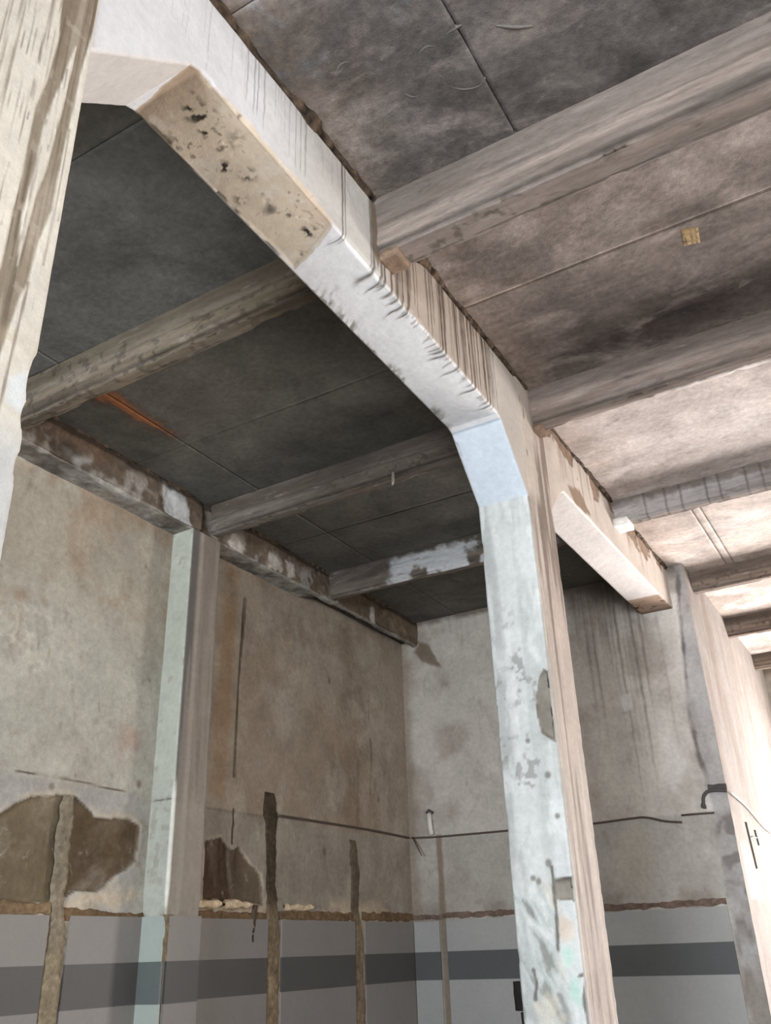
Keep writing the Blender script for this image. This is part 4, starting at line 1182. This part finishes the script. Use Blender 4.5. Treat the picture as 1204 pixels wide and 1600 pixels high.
ch = strip('mortar_chase', 0, on_left, [(2.65, 4.395, 0.05), (2.3, 4.395, 0.065), (1.97, 4.405, 0.055), (1.86, 4.43, 0.07), (1.4, 4.43, 0.09), (0.0, 4.43, 0.09)], 0.022, MT['rubble'], wall_left, (138, 126, 104), 151, (122, 112, 96), 1.7)
ch['label'] = 'grey mortar-filled chase through the bare plaster'
strip('mortar_chase', 0, on_left, [(2.94, 6.66, 0.085), (2.74, 6.69, 0.115), (2.68, 6.70, 0.09), (2.18, 6.715, 0.07), (1.9, 6.76, 0.10), (1.06, 6.775, 0.10), (0.0, 6.78, 0.10)], 0.014, MT['rubble'], wall_left, (126, 110, 88), 152, (66, 56, 44), 2.0)
strip('mortar_chase', 0, on_left, [(2.64, 8.06, 0.07), (2.3, 8.10, 0.085), (2.0, 8.075, 0.08), (1.85, 8.15, 0.07), (0.96, 8.156, 0.10), (0.0, 8.156, 0.1)], 0.014, MT['rubble'], wall_left, (122, 108, 88), 153, (90, 80, 66), 1.95)
strip('mortar_chase', 0, on_left, [(2.0, 6.50, 0.03), (1.72, 6.47, 0.02)], 0.024, MT['rubble'], wall_left, (72, 60, 50), 154)
strip('mortar_chase', 0, on_left, [(2.75, 6.165, 0.012), (2.46, 6.17, 0.02)], 0.006, MT['rubble'], wall_left, (84, 72, 60), 155, noise=0.004)
strip('corner_crack', 0, lambda u, s, dep: np.stack([XE + dep + 0 * s, u + 0 * s, s + 0 * u], -1), [(1.9, 5.22, 0.05), (1.8, 5.22, 0.03), (1.6, 5.21, 0.02)], 0.014, MT['rubble'], PIL, (104, 92, 74), 156)

for k, (a, b, z0, z1) in enumerate(((2.4, 4.35, 1.93, 1.93), (4.46, 5.2, 1.90, 1.88), (5.57, 6.66, 1.91, 1.91), (6.84, 8.07, 1.93, 1.93), (8.2, 9.25, 1.94, 1.94))):
    strip('mortar_ledge', 0, on_left_h, [(a, z0, 0.042), ((a + b) / 2, (z0 + z1) / 2, 0.042), (b, z1, 0.042)], 0.014, MT['rubble'], wall_left, (104, 84, 62) if k else (118, 98, 74), 160 + k)
for k, (a, b) in enumerate(((-5.09, -4.75), (-4.74, -1.80))):
    strip('mortar_ledge', 0, on_back_h, [(a, 1.94, 0.030), ((a + b) / 2, 1.935, 0.030), (b, 1.93, 0.030)], 0.010, MT['rubble'], wall_back, (104, 88, 78), 170 + k)
for k, (a, b, w, t) in enumerate(((5.58, 6.02, 0.035, 0.05), (6.06, 6.42, 0.035, 0.05), (6.9, 7.35, 0.03, 0.03), (-99, 0, 0, 0))):
    if a > -90:
        strip('plaster_lump', 0, on_left_h, [(a, 2.0, 0.01), (a + 0.05, 2.0, w), (b - 0.05, 2.0, w), (b, 2.0, 0.01)], t, MT['rubble'], wall_left, (196, 176, 148), 175 + k)


def dado_panel(name, axis, a, b, face, parent, tone=(124, 120, 116), stripe=True, sgn=1, low=(78, 76, 74)):
    """painted dado board with a grey stripe; face is the wall plane, sgn its outward direction"""
    t0, t1 = face - sgn * 0.004, face + sgn * 0.018
    z0, z1 = 0.02, 1.892
    s = axis_pts(a, b, 0.05)
    zz = np.concatenate([axis_pts(z0, 1.28, 0.1), np.array([1.334, 1.338]), np.linspace(1.36, 1.58, 8), np.array([1.598, 1.602]), axis_pts(1.63, z1, 0.05)])
    ns, nz = len(s), len(zz)
    P = np.zeros((ns + 2, nz + 2, 3))
    S_ = np.concatenate([[a], s, [b]])
    Z_ = np.concatenate([[z0], zz, [z1]])
    D = np.full((ns + 2, nz + 2), t1)
    D[0] = D[-1] = t0
    D[:, 0] = D[:, -1] = t0
    o = 1 if axis == 1 else 0
    P[..., axis] = S_[:, None]
    P[..., 1 - axis] = D
    P[..., 2] = Z_[None, :]
    n = fbm(P, 1.2, 3, 181)
    c = lin(*tone) * (0.92 + 0.16 * n)[..., None]
    if stripe:
        c = mix(c, lin(*low), ((P[..., 2] > 1.336) & (P[..., 2] < 1.60)).astype(float))
    nrm = (sgn, 0, 0) if axis == 1 else (0, sgn, 0)
    return sheet(name, P, MT['dado'], parent, c, None, nrm, smooth=False)


for (a, b) in ((-2.0, 4.345), (4.52, YP0 - 0.002), (YP1 + 0.002, 6.675), (6.875, 8.06), (8.25, YB - 0.025)):
    dado_panel('dado_panel', 1, a, b, XW, wall_left)
for (a, b) in ((-5.08, -4.775), (-4.69, -1.80)):
    dado_panel('dado_panel', 0, a, b, YB, wall_back, (146, 146, 144), True, -1, (80, 81, 81))
# the pilaster's foot carries the same boards
box_obj('pilaster_foot', (XW - 0.02, YP0 + 0.005, -0.02), (XE - 0.005, YP1 - 0.005, 1.88), MT['rubble'], PIL, (120, 112, 100), 0.003, 0.08, 6)
dado_panel('dado_panel', 0, XW + 0.018, XE + 0.0, YP0 + 0.005, PIL, (146, 154, 149), True, -1, (88, 93, 92))
dado_panel('dado_panel', 1, YP0 + 0.03, YP1, XE - 0.005, PIL, (112, 108, 104), True, 1, (60, 59, 58))

# ------------------------------------------------------------------ SMALL THINGS
def curve_pts(keys, n=8):
    K = [np.array(k, float) for k in keys]
    out = []
    for i in range(len(K) - 1):
        p0, p1, p2, p3 = K[max(i - 1, 0)], K[i], K[i + 1], K[min(i + 2, len(K) - 1)]
        for t in np.linspace(0, 1, n, endpoint=(i == len(K) - 2)):
            out.append(0.5 * ((2 * p1) + (-p0 + p2) * t + (2 * p0 - 5 * p1 + 4 * p2 - p3) * t * t + (-p0 + 3 * p1 - 3 * p2 + p3) * t ** 3))
    return out


w = tube('wall_cable', curve_pts([(XW + 0.025, 6.76, 2.75)] + [(XW + 0.018, y, z) for (y, z) in F['cable_a'][1:-1]] + [(XW + 0.02, 9.2, 2.752)]), 0.011, MT['rust'])
tag(w, 'thin dark cable along the left wall from the brown chase to the corner', 'cable')
w = tube('wall_cable', curve_pts([(-5.06, YB - 0.018, 2.752), (-4.77, YB - 0.016, 2.738), (-4.3, YB - 0.016, 2.732), (-3.8, YB - 0.016, 2.728), (-3.4, YB - 0.016, 2.722), (-2.97, YB - 0.016, 2.715), (-2.54, YB - 0.018, 2.728), (-2.40, YB - 0.025, 2.72), (-2.23, YB - 0.04, 2.67), (-2.07, YB - 0.05, 2.645)]), 0.011, MT['rust'])
tag(w, 'dark cable along the back wall passing behind the middle column, right end drooping', 'cable')
w = tube('wall_cable', [(-2.07, YB - 0.014, 2.712), (-1.9, YB - 0.014, 2.71), (-1.76, YB - 0.014, 2.706)], 0.010, MT['rust'])
tag(w, 'short dark cable piece on the back wall below the black bracket', 'cable')
w = tube('hanging_rod', [(-5.04, YB - 0.03, 2.755), (-4.96, YB - 0.10, 2.66), (-4.88, YB - 0.14, 2.545)], [0.008, 0.008, 0.006], MT['rust'])
tag(w, 'short loose rod slanting down from the cable in the back corner', 'rod')

st = empty('pipe_stub', (-4.80, YB - 0.045, 2.76), 'short white pipe stub on the back wall near the left corner', 'pipe')
tube('pipe', [(-4.815, YB - 0.045, 2.99), (-4.81, YB - 0.045, 2.9), (-4.80, YB - 0.045, 2.80), (-4.795, YB - 0.04, 2.76)], 0.028, MT['white_plastic'], st, 14)
tube('end_cap', [(-4.835, YB - 0.05, 2.985), (-4.815, YB - 0.045, 3.01), (-4.77, YB - 0.02, 2.995)], [0.026, 0.03, 0.012], MT['black_paint'], st, 10)

br = empty('conduit_bracket', (-1.70, YB - 0.04, 2.88), 'blackened bent bracket at the right end of the back wall', 'bracket')
tube('bracket_arm', curve_pts([(-1.84, YB - 0.03, 2.80), (-1.825, YB - 0.04, 2.86), (-1.78, YB - 0.04, 2.90), (-1.70, YB - 0.04, 2.905), (-1.60, YB - 0.03, 2.89)]), 0.016, MT['black_paint'], br)
box_obj('bracket_plate', (-1.77, YB - 0.035, 2.91), (-1.60, YB - 0.004, 2.965), MT['rubble'], br, (84, 80, 80), 0.014, 0.012, 12)
tube('bracket_hook', curve_pts([(-1.84, YB - 0.03, 2.80), (-1.85, YB - 0.035, 2.77), (-1.82, YB - 0.03, 2.765)]), 0.018, MT['black_paint'], br)

w = tube('white_wire', curve_pts([(XI + 0.03, YB + 0.03, 2.88), (XI + 0.02, 10.0, 2.845), (XI + 0.02, 10.46, 2.785), (XI + 0.02, 10.96, 2.715), (XI + 0.02, 11.5, 2.69), (XI + 0.02, 12.4, 2.72)]), 0.009, MT['white_wire'])
tag(w, 'white wire sagging from the bracket across the bright wall', 'wire')


def stroke(pts, parent, wd=0.014):
    return tube('brush_stroke', curve_pts([(XI + 0.004, y, z) for (y, z) in pts], 5), wd, MT['black_paint'], parent, 6)


mk = empty('painted_mark', (XI, 10.3, 2.5), 'black painted letter H on the bright wall', 'mark')
stroke([(9.93, 2.67), (9.97, 2.5), (10.0, 2.38), (10.03, 2.24)], mk)
stroke([(9.98, 2.52), (10.2, 2.55), (10.42, 2.56)], mk, 0.009)
stroke([(10.38, 2.63), (10.42, 2.55), (10.45, 2.49)], mk)

hk = tube('hanging_hook', [(-2.98, 5.405, 5.06), (-2.985, 5.395, 5.0), (-2.98, 5.38, 4.93), (-2.985, 5.375, 4.90)], [0.011, 0.012, 0.011, 0.009], MT['pale_metal'])
tag(hk, 'pale short hook hanging from the dark joist behind the white beam', 'hook')

# black lump strapped to the hidden side of the middle column
sw = empty('cable_box', (-2.13, 5.3, 1.3), 'small black cable box on the left flank of the middle column', 'box')
P, dc, sid = prism([(-2.215, 5.10), (-2.11, 5.06), (-2.11, 5.26), (-2.20, 5.24)], 0.012, 2, 1.30, 1.44, 0.010, 0.03)
sheet('box_body', P, MT['black'], sw, None, 0.02 * (fbm(P, 12, 3, 191) - 0.5), from_centre, closed=True, caps=True)
tube('cable_tail', curve_pts([(-2.17, 5.16, 1.29), (-2.16, 5.15, 1.2), (-2.14, 5.15, 1.08), (-2.14, 5.15, 0.9)]), 0.022, MT['black'], sw)
